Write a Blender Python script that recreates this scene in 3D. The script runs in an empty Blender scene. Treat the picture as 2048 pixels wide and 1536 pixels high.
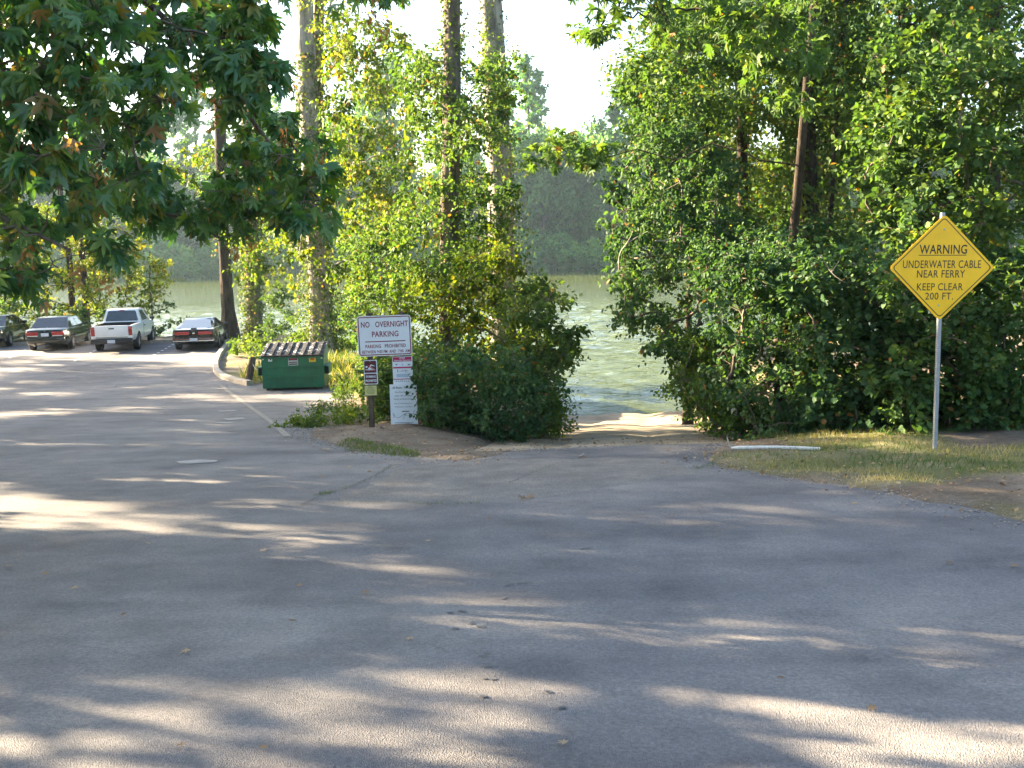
import bpy, bmesh, math, random
import numpy as np
from mathutils import Vector, Matrix
# ------------------------------------------------------------------ camera, sky, sun, exposure
SC = bpy.context.scene
COL = SC.collection
RAD = math.radians
CAM_Z, PITCH, ROLL, FPX = 6.0, 7.86, -1.15, 2050.0
cam_d = bpy.data.cameras.new('camera')
cam = bpy.data.objects.new('camera', cam_d)
COL.objects.link(cam)
cam_d.sensor_width = 36.0
cam_d.lens = 36.0 * FPX / 2048.0
cam_d.clip_start, cam_d.clip_end = 0.05, 4000
CAM_R = Matrix.Rotation(RAD(90 - PITCH), 3, 'X') @ Matrix.Rotation(RAD(ROLL), 3, 'Z')
cam.matrix_world = Matrix.Translation((0, 0, CAM_Z)) @ CAM_R.to_4x4()
SC.camera = cam

SUN_AZ, SUN_EL = -66.0, 20.5          # degrees from straight ahead (+Y), clockwise positive; elevation
wd = bpy.data.worlds.new('World')
SC.world = wd
wd.use_nodes = True
nt = wd.node_tree
sky = nt.nodes.new('ShaderNodeTexSky')
sky.sky_type = 'NISHITA'
sky.sun_disc = False
sky.sun_elevation = RAD(SUN_EL)
sky.sun_rotation = RAD(SUN_AZ)
sky.air_density, sky.dust_density, sky.ozone_density = 1.0, 2.8, 1.5
bg = nt.nodes['Background']
bg.inputs['Strength'].default_value = 0.062
nt.links.new(sky.outputs['Color'], bg.inputs['Color'])
sd = bpy.data.lights.new('sun', 'SUN')
sd.energy = 5.0
sd.angle = RAD(0.5)
sd.color = (1.0, 0.80, 0.53)
sun = bpy.data.objects.new('sun', sd)
COL.objects.link(sun)
sdir = Vector((math.sin(RAD(SUN_AZ)) * math.cos(RAD(SUN_EL)), math.cos(RAD(SUN_AZ)) * math.cos(RAD(SUN_EL)), math.sin(RAD(SUN_EL))))
sun.rotation_euler = sdir.to_track_quat('Z', 'Y').to_euler()
sun.location = (-60, 20, 40)
vs = SC.view_settings
vs.view_transform = 'Standard'
vs.look = 'None'
vs.gamma = 1.0
vs.use_curve_mapping = False
vs.exposure = 3.45
SC.render.engine = 'CYCLES'
cy = SC.cycles
cy.use_denoising = True
cy.max_bounces, cy.diffuse_bounces, cy.glossy_bounces, cy.transmission_bounces, cy.transparent_max_bounces = 8, 5, 3, 6, 8
cy.volume_bounces = 0
cy.caustics_reflective = cy.caustics_refractive = False

# ------------------------------------------------------------------ helpers: placing
def ray(px, py):
    d = CAM_R @ Vector(((px - 1024) / FPX, -(py - 768) / FPX, -1.0))
    return d
def at(px, py, Y):
    "the point at forward distance Y seen in direction (px, py) of the 2048 wide photograph"
    d = ray(px, py)
    return Vector((0, 0, CAM_Z)) + d * (Y / d.y)
def sstep(a, b, x):
    t = np.clip((np.asarray(x, float) - a) / (b - a), 0, 1)
    return t * t * (3 - 2 * t)
def smax(a, b, k):
    return 0.5 * (a + b + np.sqrt((a - b) ** 2 + k * k))
def H(x, y):
    "height of the paved or trodden surface; the river surface is z = 0"
    x = np.asarray(x, float); y = np.asarray(y, float)
    plane = 4.4 - 0.093 * y
    lot = smax(plane, 1.72 + 0 * y, 0.5)
    right = smax(plane, 2.5 + 0 * y, 0.4)
    land = lot + (right - lot) * sstep(3.0, 7.0, x)
    yb = 36 + 14 * (1 - sstep(-12, -4, x))
    land = land - sstep(yb, yb + 13, y) * (land + 3.0)
    rr = np.where(y < 14, plane, 3.098 - 0.15 * (y - 14))
    rr = np.maximum(rr, -3.0)
    xc = 1.15 + (y - 14) * 0.13
    w = (1 - sstep(2.1, 3.6, np.abs(x - xc))) * sstep(13, 16, y)
    h = land * (1 - w) + rr * w
    far = sstep(202, 214, y) * 5.2 + sstep(216, 360, y) * 6.0
    return np.where(y > 120, -3.0 + far, np.maximum(h, -3.0))
def Hs(x, y):
    return float(H(x, y))
def ground(px, py, dz=0.0):
    "where the view ray through (px, py) meets the ground"
    d = ray(px, py)
    o = Vector((0, 0, CAM_Z))
    t = 1.0
    lo = 1.0
    while t < 400:
        p = o + d * t
        if p.z < Hs(p.x, p.y) + dz:
            hi = t
            for _ in range(30):
                m = (lo + hi) / 2
                p = o + d * m
                if p.z < Hs(p.x, p.y) + dz: hi = m
                else: lo = m
            return o + d * hi
        lo = t
        t += 0.25
    return o + d * t

# ------------------------------------------------------------------ helpers: materials
def new_mat(name):
    m = bpy.data.materials.new(name)
    m.use_nodes = True
    n = m.node_tree
    return m, n, n.nodes['Principled BSDF'], n.nodes['Material Output']
def rgba(c):
    return (c[0], c[1], c[2], 1.0)
def plain(name, col, rough=0.5, metal=0.0, spec=0.5, var=0.0, scale=8.0, coat=0.0, bump=0.0, emit=None):
    m, n, p, o = new_mat(name)
    p.inputs['Roughness'].default_value = rough
    p.inputs['Metallic'].default_value = metal
    p.inputs['Specular IOR Level'].default_value = spec
    p.inputs['Coat Weight'].default_value = coat
    p.inputs['Base Color'].default_value = rgba(col)
    if var > 0 or bump > 0:
        tc = n.nodes.new('ShaderNodeTexCoord')
        ns = n.nodes.new('ShaderNodeTexNoise')
        ns.inputs['Scale'].default_value = scale
        ns.inputs['Detail'].default_value = 6
        ns.inputs['Roughness'].default_value = 0.65
        n.links.new(tc.outputs['Object'], ns.inputs['Vector'])
        if var > 0:
            cr = n.nodes.new('ShaderNodeValToRGB')
            cr.color_ramp.elements[0].position, cr.color_ramp.elements[1].position = 0.3, 0.72
            cr.color_ramp.elements[0].color = rgba([max(0, c * (1 - var)) for c in col])
            cr.color_ramp.elements[1].color = rgba([min(1, c * (1 + var)) for c in col])
            n.links.new(ns.outputs['Fac'], cr.inputs['Fac'])
            n.links.new(cr.outputs['Color'], p.inputs['Base Color'])
        if bump > 0:
            b = n.nodes.new('ShaderNodeBump')
            b.inputs['Strength'].default_value = min(1, bump * 10)
            b.inputs['Distance'].default_value = bump
            n.links.new(ns.outputs['Fac'], b.inputs['Height'])
            n.links.new(b.outputs['Normal'], p.inputs['Normal'])
    return m
def ramp_node(n, stops):
    cr = n.nodes.new('ShaderNodeValToRGB')
    e = cr.color_ramp.elements
    while len(e) < len(stops): e.new(0.5)
    for k, (pos, c) in enumerate(stops):
        e[k].position = pos
        e[k].color = rgba(c)
    return cr
def leaf_mat(name, stops, trans=0.4, tcol=(1.05, 1.0, 0.32), rough=0.62, spec=0.22, tgain=1.6):
    m, n, p, o = new_mat(name)
    a = n.nodes.new('ShaderNodeAttribute')
    a.attribute_name = 'tint'
    cr = ramp_node(n, stops)
    n.links.new(a.outputs['Fac'], cr.inputs['Fac'])
    n.links.new(cr.outputs['Color'], p.inputs['Base Color'])
    p.inputs['Roughness'].default_value = rough
    p.inputs['Specular IOR Level'].default_value = spec
    tr = n.nodes.new('ShaderNodeBsdfTranslucent')
    mx = n.nodes.new('ShaderNodeMix')
    mx.data_type = 'RGBA'; mx.blend_type = 'MULTIPLY'
    mx.inputs[0].default_value = 1.0
    n.links.new(cr.outputs['Color'], mx.inputs[6])
    mx.inputs[7].default_value = (tcol[0] * tgain, tcol[1] * tgain, tcol[2] * tgain, 1)
    n.links.new(mx.outputs[2], tr.inputs['Color'])
    ms = n.nodes.new('ShaderNodeMixShader')
    ms.inputs[0].default_value = trans
    n.links.new(p.outputs[0], ms.inputs[1])
    n.links.new(tr.outputs[0], ms.inputs[2])
    n.links.new(ms.outputs[0], o.inputs['Surface'])
    return m
M = {}

# ------------------------------------------------------------------ helpers: meshes and things
def tag(o, label=None, cat=None, group=None, kind=None):
    if label: o['label'] = label
    if cat: o['category'] = cat
    if group: o['group'] = group
    if kind: o['kind'] = kind
    return o
def empty(name, loc=(0, 0, 0), rz=0.0, parent=None):
    o = bpy.data.objects.new(name, None)
    o.empty_display_size = 0.2
    COL.objects.link(o)
    o.location = loc
    o.rotation_euler = (0, 0, rz)
    if parent: o.parent = parent
    return o
def link(name, me, mat=None, parent=None, loc=None, rot=None, kind=None):
    if mat is not None and not me.materials:
        me.materials.append(mat)
    o = bpy.data.objects.new(name, me)
    COL.objects.link(o)
    if parent: o.parent = parent
    if loc is not None: o.location = loc
    if rot is not None: o.rotation_euler = rot
    if kind: o['kind'] = kind
    return o
def np_mesh(name, V, F, tint=None, smooth=False):
    "mesh from numpy vertices (n,3) and faces (m,k)"
    V = np.ascontiguousarray(V, np.float32); F = np.ascontiguousarray(F, np.int32)
    me = bpy.data.meshes.new(name)
    k = F.shape[1]
    me.vertices.add(len(V)); me.vertices.foreach_set('co', V.ravel())
    me.loops.add(F.size); me.loops.foreach_set('vertex_index', F.ravel())
    me.polygons.add(len(F))
    me.polygons.foreach_set('loop_start', np.arange(0, F.size, k, dtype=np.int32))
    me.polygons.foreach_set('loop_total', np.full(len(F), k, np.int32))
    if smooth: me.polygons.foreach_set('use_smooth', np.ones(len(F), bool))
    if tint is not None:
        at_ = me.attributes.new('tint', 'FLOAT', 'POINT')
        at_.data.foreach_set('value', np.ascontiguousarray(tint, np.float32))
    me.update(calc_edges=True)
    return me
def py_mesh(name, V, F, smooth=False):
    me = bpy.data.meshes.new(name)
    me.from_pydata([tuple(v) for v in V], [], [tuple(f) for f in F])
    if smooth:
        for p in me.polygons: p.use_smooth = True
    me.update()
    return me
def bm_mesh(name, bm, smooth=None):
    bmesh.ops.recalc_face_normals(bm, faces=bm.faces)
    me = bpy.data.meshes.new(name)
    bm.to_mesh(me); bm.free()
    if smooth is not None:
        for p in me.polygons: p.use_smooth = True
        me.set_sharp_from_angle(angle=RAD(smooth))
    return me
def box_bm(x0, x1, y0, y1, z0, z1, bevel=0.0, seg=2):
    bm = bmesh.new()
    bmesh.ops.create_cube(bm, size=1.0, matrix=Matrix.Translation(((x0 + x1) / 2, (y0 + y1) / 2, (z0 + z1) / 2)) @ Matrix.Diagonal((x1 - x0, y1 - y0, z1 - z0, 1)))
    if bevel > 0:
        bmesh.ops.bevel(bm, geom=list(bm.edges), offset=bevel, segments=seg, affect='EDGES', profile=0.6)
    return bm
def box(name, b, mat, parent=None, bevel=0.0, loc=None, rot=None, kind=None):
    return link(name, bm_mesh(name, box_bm(*b, bevel=bevel), 40 if bevel else None), mat, parent, loc, rot, kind)
def tube_arrays(paths, sides=6):
    "list of (points (k,3), radii (k,)) -> quad mesh arrays with end caps left open but closed to a point"
    VV, FF, off = [], [], 0
    for P, R in paths:
        P = np.asarray(P, float); R = np.asarray(R, float)
        k = len(P)
        T = np.gradient(P, axis=0)
        T /= np.linalg.norm(T, axis=1, keepdims=True) + 1e-9
        ref = np.array([0.0, 0, 1.0]) if abs(T[0][2]) < 0.8 else np.array([0.0, 1.0, 0.0])
        A = np.cross(T, ref); A /= np.linalg.norm(A, axis=1, keepdims=True) + 1e-9
        B = np.cross(T, A)
        th = np.arange(sides) * 2 * math.pi / sides
        ring = P[:, None, :] + R[:, None, None] * (np.cos(th)[None, :, None] * A[:, None, :] + np.sin(th)[None, :, None] * B[:, None, :])
        VV.append(ring.reshape(-1, 3))
        i = np.arange(k - 1)[:, None] * sides; j = np.arange(sides)[None, :]; j2 = (j + 1) % sides
        f = np.stack([i + j, i + j2, i + sides + j2, i + sides + j], -1).reshape(-1, 4) + off
        FF.append(f)
        off += k * sides
    return np.concatenate(VV), np.concatenate(FF)
def tubes(name, paths, mat, parent=None, sides=6, kind=None, smooth=True):
    V, F = tube_arrays(paths, sides)
    return link(name, np_mesh(name, V, F, smooth=smooth), mat, parent, kind=kind)
def unit(v):
    return v / (np.linalg.norm(v, axis=-1, keepdims=True) + 1e-9)
def pip(x, y, poly):
    x = np.asarray(x, float); y = np.asarray(y, float)
    c = np.zeros(x.shape, bool)
    n = len(poly)
    for i in range(n):
        x1, y1 = poly[i]; x2, y2 = poly[(i + 1) % n]
        if y1 == y2: continue
        cond = ((y1 > y) != (y2 > y)) & (x < (x2 - x1) * (y - y1) / (y2 - y1) + x1)
        c ^= cond
    return c
def sdf(x, y, poly):
    x = np.asarray(x, float); y = np.asarray(y, float)
    d = np.full(x.shape, 1e9)
    n = len(poly)
    for i in range(n):
        ax, ay = poly[i]; bx, by = poly[(i + 1) % n]
        ex, ey = bx - ax, by - ay
        t = np.clip(((x - ax) * ex + (y - ay) * ey) / (ex * ex + ey * ey + 1e-12), 0, 1)
        d = np.minimum(d, np.hypot(x - ax - t * ex, y - ay - t * ey))
    return np.where(pip(x, y, poly), -d, d)
_nr = np.random.default_rng(5)
_lat = _nr.random((256, 256))
def vnoise(x, y, s):
    x = np.asarray(x, float) * s + 37.3; y = np.asarray(y, float) * s + 91.7
    xi = np.floor(x).astype(int); yi = np.floor(y).astype(int)
    fx = x - xi; fy = y - yi
    fx = fx * fx * (3 - 2 * fx); fy = fy * fy * (3 - 2 * fy)
    g = lambda a, b: _lat[a % 256, b % 256]
    return (g(xi, yi) * (1 - fx) + g(xi + 1, yi) * fx) * (1 - fy) + (g(xi, yi + 1) * (1 - fx) + g(xi + 1, yi + 1) * fx) * fy
# ------------------------------------------------------------------ the setting: ground, road, ramp, river
g2 = lambda px, py: tuple(ground(px, py).xy)
ASPHALT = [(-60, -12), (-60, 47.2), (-12.6, 47.2)]
ASPHALT += [g2(*p) for p in ((447, 702), (433, 722), (431, 742), (444, 757), (474, 767), (505, 772), (522, 768))]
ASPHALT += [g2(*p) for p in ((660, 775), (690, 792), (636, 832), (598, 858), (594, 872), (640, 890), (700, 903), (830, 917), (940, 925), (1000, 915), (1060, 900))]
ASPHALT += [(3.0, 15.3)]
ASPHALT += [g2(*p) for p in ((1378, 915), (1400, 935), (1470, 944), (1560, 960), (1680, 975), (1800, 1000), (1920, 1022), (2048, 1055))]
ASPHALT += [(6.0, 5.5), (9.0, 2.0), (14, -12)]

def axis(lo, f0, f1, hi, fine, coarse_n):
    a = np.arange(f0, f1 + 1e-6, fine)
    lo_ = f0 - np.geomspace(fine, f0 - lo, coarse_n)
    hi_ = f1 + np.geomspace(fine, hi - f1, coarse_n)
    return np.concatenate([lo_[::-1], a, hi_])
def mound(x, y):
    "low lumps of the unpaved ground"
    return 0.10 * (vnoise(x, y, 0.45) - 0.4) + 0.06 * (vnoise(x, y, 1.7) - 0.5)
def dirt_h(x, y):
    d = sdf(x, y, ASPHALT)
    xc = 1.15 + (y - 14) * 0.13
    on_ramp = (1 - sstep(1.5, 2.3, np.abs(x - xc))) * sstep(13.5, 15, y)
    lift = -0.07 + 0.09 * sstep(-0.1, 0.45, d) + 0.05 * (vnoise(x, y, 2.6) - 0.5) + 0.03 * (vnoise(x, y, 7.0) - 0.5)
    lump = mound(x, y) * sstep(0.1, 1.2, d)
    pen = 0.10 * sstep(0.3, 2.2, d) * (x < 1.5) * (x > -8) * sstep(13, 17, y) * (1 - sstep(30, 36, y))
    base = np.where(d < 0.0, -0.07, lift + lump + pen)
    base = base * (1 - on_ramp) + (-0.07) * on_ramp
    near = (y < 75) & (y > -40)
    return H(x, y) + np.where(near, base, 0)
def dh(x, y):
    return float(dirt_h(np.array([x]), np.array([y]))[0])
gx = axis(-420, -26, 12, 420, 0.2, 34)
gy = axis(-60, 3, 52, 560, 0.2, 60)
X, Y = np.meshgrid(gx, gy)
Z = dirt_h(X, Y)
V = np.stack([X, Y, Z], -1).reshape(-1, 3)
nx, ny = len(gx), len(gy)
i = (np.arange(ny - 1)[:, None] * nx + np.arange(nx - 1)[None, :])
F = np.stack([i, i + 1, i + nx + 1, i + nx], -1).reshape(-1, 4)
def grass_amount(x, y):
    "0 bare .. 1 thick: where turf grows on the unpaved ground"
    g = vnoise(x, y, 0.55) * 0.6 + vnoise(x, y, 1.6) * 0.4
    d = sdf(x, y, ASPHALT)
    a = sstep(0.36, 0.62, g) * sstep(0.05, 0.5, d)
    pen = (x > -8) & (x < 1.2) & (y > 12) & (y < 24)
    a = np.where(pen, a * 0.4, a)
    xc = 1.15 + (y - 14) * 0.13
    a = a * np.where((np.abs(x - xc) < 2.6) & (y > 13), 0, 1)
    return np.where(y > 120, 1.0, a)
gme = np_mesh('ground', V, F, tint=grass_amount(V[:, 0], V[:, 1]), smooth=True)
m, n, p, o = new_mat('dirt_and_turf')
tc = n.nodes.new('ShaderNodeTexCoord')
n1 = n.nodes.new('ShaderNodeTexNoise'); n1.inputs['Scale'].default_value = 1.3; n1.inputs['Detail'].default_value = 8; n1.inputs['Roughness'].default_value = 0.7
n2 = n.nodes.new('ShaderNodeTexNoise'); n2.inputs['Scale'].default_value = 22; n2.inputs['Detail'].default_value = 6; n2.inputs['Roughness'].default_value = 0.75
for q in (n1, n2): n.links.new(tc.outputs['Object'], q.inputs['Vector'])
r1 = ramp_node(n, [(0.3, (0.13, 0.098, 0.07)), (0.5, (0.225, 0.18, 0.135)), (0.72, (0.33, 0.28, 0.215))])
r2 = ramp_node(n, [(0.32, (0.45, 0.45, 0.45)), (0.7, (1, 1, 1))])
n.links.new(n1.outputs['Fac'], r1.inputs['Fac']); n.links.new(n2.outputs['Fac'], r2.inputs['Fac'])
mm = n.nodes.new('ShaderNodeMix'); mm.data_type = 'RGBA'; mm.blend_type = 'MULTIPLY'; mm.inputs[0].default_value = 1
n.links.new(r1.outputs['Color'], mm.inputs[6]); n.links.new(r2.outputs['Color'], mm.inputs[7])
aa = n.nodes.new('ShaderNodeAttribute'); aa.attribute_name = 'tint'
r3 = ramp_node(n, [(0.3, (0.075, 0.10, 0.03)), (0.5, (0.14, 0.145, 0.055)), (0.7, (0.27, 0.23, 0.13))])
n.links.new(n1.outputs['Fac'], r3.inputs['Fac'])
m2 = n.nodes.new('ShaderNodeMix'); m2.data_type = 'RGBA'
ml = n.nodes.new('ShaderNodeMath'); ml.operation = 'MULTIPLY'; ml.inputs[1].default_value = 0.8
n.links.new(aa.outputs['Fac'], ml.inputs[0]); n.links.new(ml.outputs[0], m2.inputs[0])
n.links.new(mm.outputs[2], m2.inputs[6]); n.links.new(r3.outputs['Color'], m2.inputs[7])
n.links.new(m2.outputs[2], p.inputs['Base Color'])
p.inputs['Roughness'].default_value = 0.95; p.inputs['Specular IOR Level'].default_value = 0.15
b = n.nodes.new('ShaderNodeBump'); b.inputs['Distance'].default_value = 0.03; b.inputs['Strength'].default_value = 0.8
n.links.new(n2.outputs['Fac'], b.inputs['Height']); n.links.new(b.outputs['Normal'], p.inputs['Normal'])
M['dirt'] = m
tag(link('ground', gme, m), kind='structure')

# ---- asphalt
ax_ = np.concatenate([np.arange(-60, -24, 0.75), np.arange(-24, 16.01, 0.3)]); ay_ = np.concatenate([np.arange(-12, 0, 0.5), np.arange(0, 48.01, 0.25)])
AX, AY = np.meshgrid(ax_, ay_)
d = sdf(AX, AY, ASPHALT)
keep = d < 0.55
vi = np.arange(AX.size).reshape(AX.shape)
cell = keep[:-1, :-1] & keep[1:, :-1] & keep[:-1, 1:] & keep[1:, 1:]
q = np.stack([vi[:-1, :-1], vi[:-1, 1:], vi[1:, 1:], vi[1:, :-1]], -1)[cell]
used = np.unique(q)
remap = np.zeros(AX.size, int); remap[used] = np.arange(len(used))
AZ = H(AX, AY) - 0.05 * sstep(0.1, 0.55, d)
AV = np.stack([AX, AY, AZ], -1).reshape(-1, 3)[used]
ame = np_mesh('asphalt_road', AV, remap[q], smooth=True)
m, n, p, o = new_mat('worn_asphalt')
tc = n.nodes.new('ShaderNodeTexCoord')
def tex(kind, scale, **kw):
    t = n.nodes.new(kind)
    t.inputs['Scale'].default_value = scale
    for k_, v_ in kw.items(): t.inputs[k_].default_value = v_
    n.links.new(tc.outputs['Object'], t.inputs['Vector'])
    return t
big = tex('ShaderNodeTexNoise', 0.30, Detail=7, Roughness=0.62)
mid = tex('ShaderNodeTexNoise', 1.6, Detail=6, Roughness=0.65)
fine = tex('ShaderNodeTexNoise', 48, Detail=5, Roughness=0.85)
vor = tex('ShaderNodeTexVoronoi', 150)
rb = ramp_node(n, [(0.3, (0.125, 0.122, 0.128)), (0.5, (0.186, 0.18, 0.184)), (0.72, (0.262, 0.248, 0.235))])
n.links.new(big.outputs['Fac'], rb.inputs['Fac'])
rm = ramp_node(n, [(0.28, (0.66, 0.66, 0.67)), (0.5, (0.97, 0.96, 0.95)), (0.72, (1.2, 1.17, 1.12))])
n.links.new(mid.outputs['Fac'], rm.inputs['Fac'])
rf = ramp_node(n, [(0.3, (0.55, 0.55, 0.57)), (0.5, (0.95, 0.95, 0.95)), (0.72, (1.5, 1.47, 1.42))])
n.links.new(fine.outputs['Fac'], rf.inputs['Fac'])
def mul(a_, b_):
    x_ = n.nodes.new('ShaderNodeMix'); x_.data_type = 'RGBA'; x_.blend_type = 'MULTIPLY'; x_.inputs[0].default_value = 1
    n.links.new(a_, x_.inputs[6]); n.links.new(b_, x_.inputs[7]); return x_.outputs[2]
c = mul(mul(rb.outputs['Color'], rm.outputs['Color']), rf.outputs['Color'])
sp_ = tex('ShaderNodeTexVoronoi', 0.75, Randomness=1.0)                 # oil drips and old stains
spr = ramp_node(n, [(0.0, (0.62, 0.61, 0.60)), (0.07, (0.78, 0.77, 0.76)), (0.16, (1, 1, 1))])
spw = n.nodes.new('ShaderNodeMath'); spw.operation = 'MULTIPLY_ADD'; spw.inputs[1].default_value = 0.35; spw.inputs[2].default_value = -0.12
n.links.new(fine.outputs['Fac'], spw.inputs[0])
spa = n.nodes.new('ShaderNodeMath'); spa.operation = 'ADD'
n.links.new(sp_.outputs['Distance'], spa.inputs[0]); n.links.new(spw.outputs[0], spa.inputs[1]); n.links.new(spa.outputs[0], spr.inputs['Fac'])
c = mul(c, spr.outputs['Color'])
mpw = n.nodes.new('ShaderNodeMapping'); mpw.inputs['Scale'].default_value = (0.16, 1.1, 1.0); mpw.inputs['Rotation'].default_value = (0, 0, RAD(28))
n.links.new(tc.outputs['Object'], mpw.inputs['Vector'])
wear = n.nodes.new('ShaderNodeTexNoise'); wear.inputs['Scale'].default_value = 1.0; wear.inputs['Detail'].default_value = 4     # tyre wear drawn out along the turn
n.links.new(mpw.outputs['Vector'], wear.inputs['Vector'])
wrr = ramp_node(n, [(0.36, (0.82, 0.82, 0.83)), (0.5, (1, 1, 1)), (0.66, (1.13, 1.11, 1.08))])
n.links.new(wear.outputs['Fac'], wrr.inputs['Fac'])
c = mul(c, wrr.outputs['Color'])
# hairline cracks of its own shape
cv = n.nodes.new('ShaderNodeTexVoronoi'); cv.feature = 'DISTANCE_TO_EDGE'; cv.inputs['Scale'].default_value = 0.33
wob = n.nodes.new('ShaderNodeMix'); wob.data_type = 'VECTOR'; wob.inputs[0].default_value = 0.22
n.links.new(tc.outputs['Object'], wob.inputs[4]); n.links.new(mid.outputs['Color'], wob.inputs[5])
n.links.new(wob.outputs[1], cv.inputs['Vector'])
ck = ramp_node(n, [(0.0, (0.75, 0.75, 0.75)), (0.002, (0.85, 0.85, 0.85)), (0.004, (1, 1, 1))])
n.links.new(cv.outputs['Distance'], ck.inputs['Fac'])
gate = n.nodes.new('ShaderNodeMix'); gate.data_type = 'RGBA'
gr = ramp_node(n, [(0.55, (0, 0, 0)), (0.62, (1, 1, 1))])
n.links.new(big.outputs['Fac'], gr.inputs['Fac']); n.links.new(gr.outputs['Color'], gate.inputs[0])
gate.inputs[6].default_value = (1, 1, 1, 1); n.links.new(ck.outputs['Color'], gate.inputs[7])
c = mul(c, gate.outputs[2])
n.links.new(c, p.inputs['Base Color'])
p.inputs['Roughness'].default_value = 0.82; p.inputs['Specular IOR Level'].default_value = 0.3
ad = n.nodes.new('ShaderNodeMath'); ad.operation = 'ADD'
n.links.new(fine.outputs['Fac'], ad.inputs[0]); n.links.new(vor.outputs['Distance'], ad.inputs[1])
b = n.nodes.new('ShaderNodeBump'); b.inputs['Distance'].default_value = 0.012; b.inputs['Strength'].default_value = 0.75
n.links.new(ad.outputs[0], b.inputs['Height']); n.links.new(b.outputs['Normal'], p.inputs['Normal'])
M['asphalt'] = m
road = tag(link('asphalt_road', ame, m), kind='structure')

# ---- older, paler, gravelly pavement at the head of the ramp (a patch of the road)
AP = [g2(*q_) for q_ in ((600, 1012), (690, 978), (785, 932), (900, 922), (1000, 915), (1200, 913), (1372, 915), (1395, 934), (1460, 945), (1300, 968), (1190, 986), (1100, 1000), (960, 1008), (800, 1012))]
px0, px1, py0, py1 = min(q_[0] for q_ in AP), max(q_[0] for q_ in AP), min(q_[1] for q_ in AP), max(q_[1] for q_ in AP)
PX, PY = np.meshgrid(np.arange(px0, px1, 0.05), np.arange(py0, py1, 0.05))
kp = (sdf(PX, PY, AP) + 0.16 * (vnoise(PX, PY, 4.0) - 0.5) + 0.10 * (vnoise(PX, PY, 11.0) - 0.5)) < 0
vi = np.arange(PX.size).reshape(PX.shape)
pc = kp[:-1, :-1] & kp[1:, :-1] & kp[:-1, 1:] & kp[1:, 1:]
pq = np.stack([vi[:-1, :-1], vi[:-1, 1:], vi[1:, 1:], vi[1:, :-1]], -1)[pc]
us = np.unique(pq); rmap = np.zeros(PX.size, int); rmap[us] = np.arange(len(us))
PV = np.stack([PX, PY, H(PX, PY) + 0.003 + 0.004 * vnoise(PX, PY, 9.0) - 0.03 * sstep(-0.22, 0.0, sdf(PX, PY, AP) + 0.16 * (vnoise(PX, PY, 4.0) - 0.5) + 0.10 * (vnoise(PX, PY, 11.0) - 0.5))], -1).reshape(-1, 3)[us]
m, n, p, o = new_mat('pale_gravelly_pavement')
tc = n.nodes.new('ShaderNodeTexCoord')
mid = tex('ShaderNodeTexNoise', 1.8, Detail=6, Roughness=0.7)
fine = tex('ShaderNodeTexNoise', 55, Detail=4, Roughness=0.85)
vor = tex('ShaderNodeTexVoronoi', 60)
rb = ramp_node(n, [(0.3, (0.165, 0.15, 0.14)), (0.55, (0.23, 0.213, 0.195)), (0.75, (0.30, 0.275, 0.24))])
n.links.new(mid.outputs['Fac'], rb.inputs['Fac'])
rf = ramp_node(n, [(0.3, (0.5, 0.5, 0.5)), (0.5, (0.95, 0.95, 0.95)), (0.72, (1.5, 1.47, 1.42))])
n.links.new(fine.outputs['Fac'], rf.inputs['Fac'])
n.links.new(mul(rb.outputs['Color'], rf.outputs['Color']), p.inputs['Base Color'])
p.inputs['Roughness'].default_value = 0.92; p.inputs['Specular IOR Level'].default_value = 0.2
b = n.nodes.new('ShaderNodeBump'); b.inputs['Distance'].default_value = 0.02; b.inputs['Strength'].default_value = 0.9
n.links.new(vor.outputs['Distance'], b.inputs['Height']); n.links.new(b.outputs['Normal'], p.inputs['Normal'])
link('gravelly_patch', np_mesh('gravelly_patch', PV, rmap[pq], smooth=True), m, road)

# ---- boat ramp: old concrete dusted with sand, running down into the river
ry = np.concatenate([np.arange(14.6, 46, 0.2)]); rx = np.linspace(-1, 1, 29)
RX, RY = np.meshgrid(rx, ry)
xc = 1.15 + (RY - 14) * 0.13
half = 2.25 + 0.15 * np.sin(RY * 0.8) + 0.25 * (vnoise(RX * 2 + 9, RY, 0.5) - 0.5)
WX = xc + RX * half
rut = -0.035 * (np.exp(-((np.abs(WX - xc) - 0.75) / 0.22) ** 2))
sandlip = 0.16 * np.exp(-((RY - 31.6 - 0.5 * np.sin(WX * 2.1) - 0.6 * vnoise(WX, RY, 0.9)) / 0.7) ** 2) * (0.4 + vnoise(WX, RY, 1.4))
RZ = H(WX, RY) + 0.012 + rut + sandlip * sstep(14, 20, RY) + 0.05 * (vnoise(WX, RY, 1.1) - 0.5) * sstep(15, 18, RY) - 0.09 * sstep(0.8, 1.0, np.abs(RX)) - 0.05 * (1 - sstep(14.6, 15.0, RY))
vi = np.arange(RX.size).reshape(RX.shape)
rq = np.stack([vi[:-1, :-1], vi[:-1, 1:], vi[1:, 1:], vi[1:, :-1]], -1).reshape(-1, 4)
rme = np_mesh('boat_ramp', np.stack([WX, RY, RZ], -1).reshape(-1, 3), rq, smooth=True)
m, n, p, o = new_mat('sandy_ramp')
tc = n.nodes.new('ShaderNodeTexCoord')
n1 = n.nodes.new('ShaderNodeTexNoise'); n1.inputs['Scale'].default_value = 0.9; n1.inputs['Detail'].default_value = 8; n1.inputs['Roughness'].default_value = 0.68
n2 = n.nodes.new('ShaderNodeTexNoise'); n2.inputs['Scale'].default_value = 40; n2.inputs['Detail'].default_value = 4
n.links.new(tc.outputs['Object'], n1.inputs['Vector']); n.links.new(tc.outputs['Object'], n2.inputs['Vector'])
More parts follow.
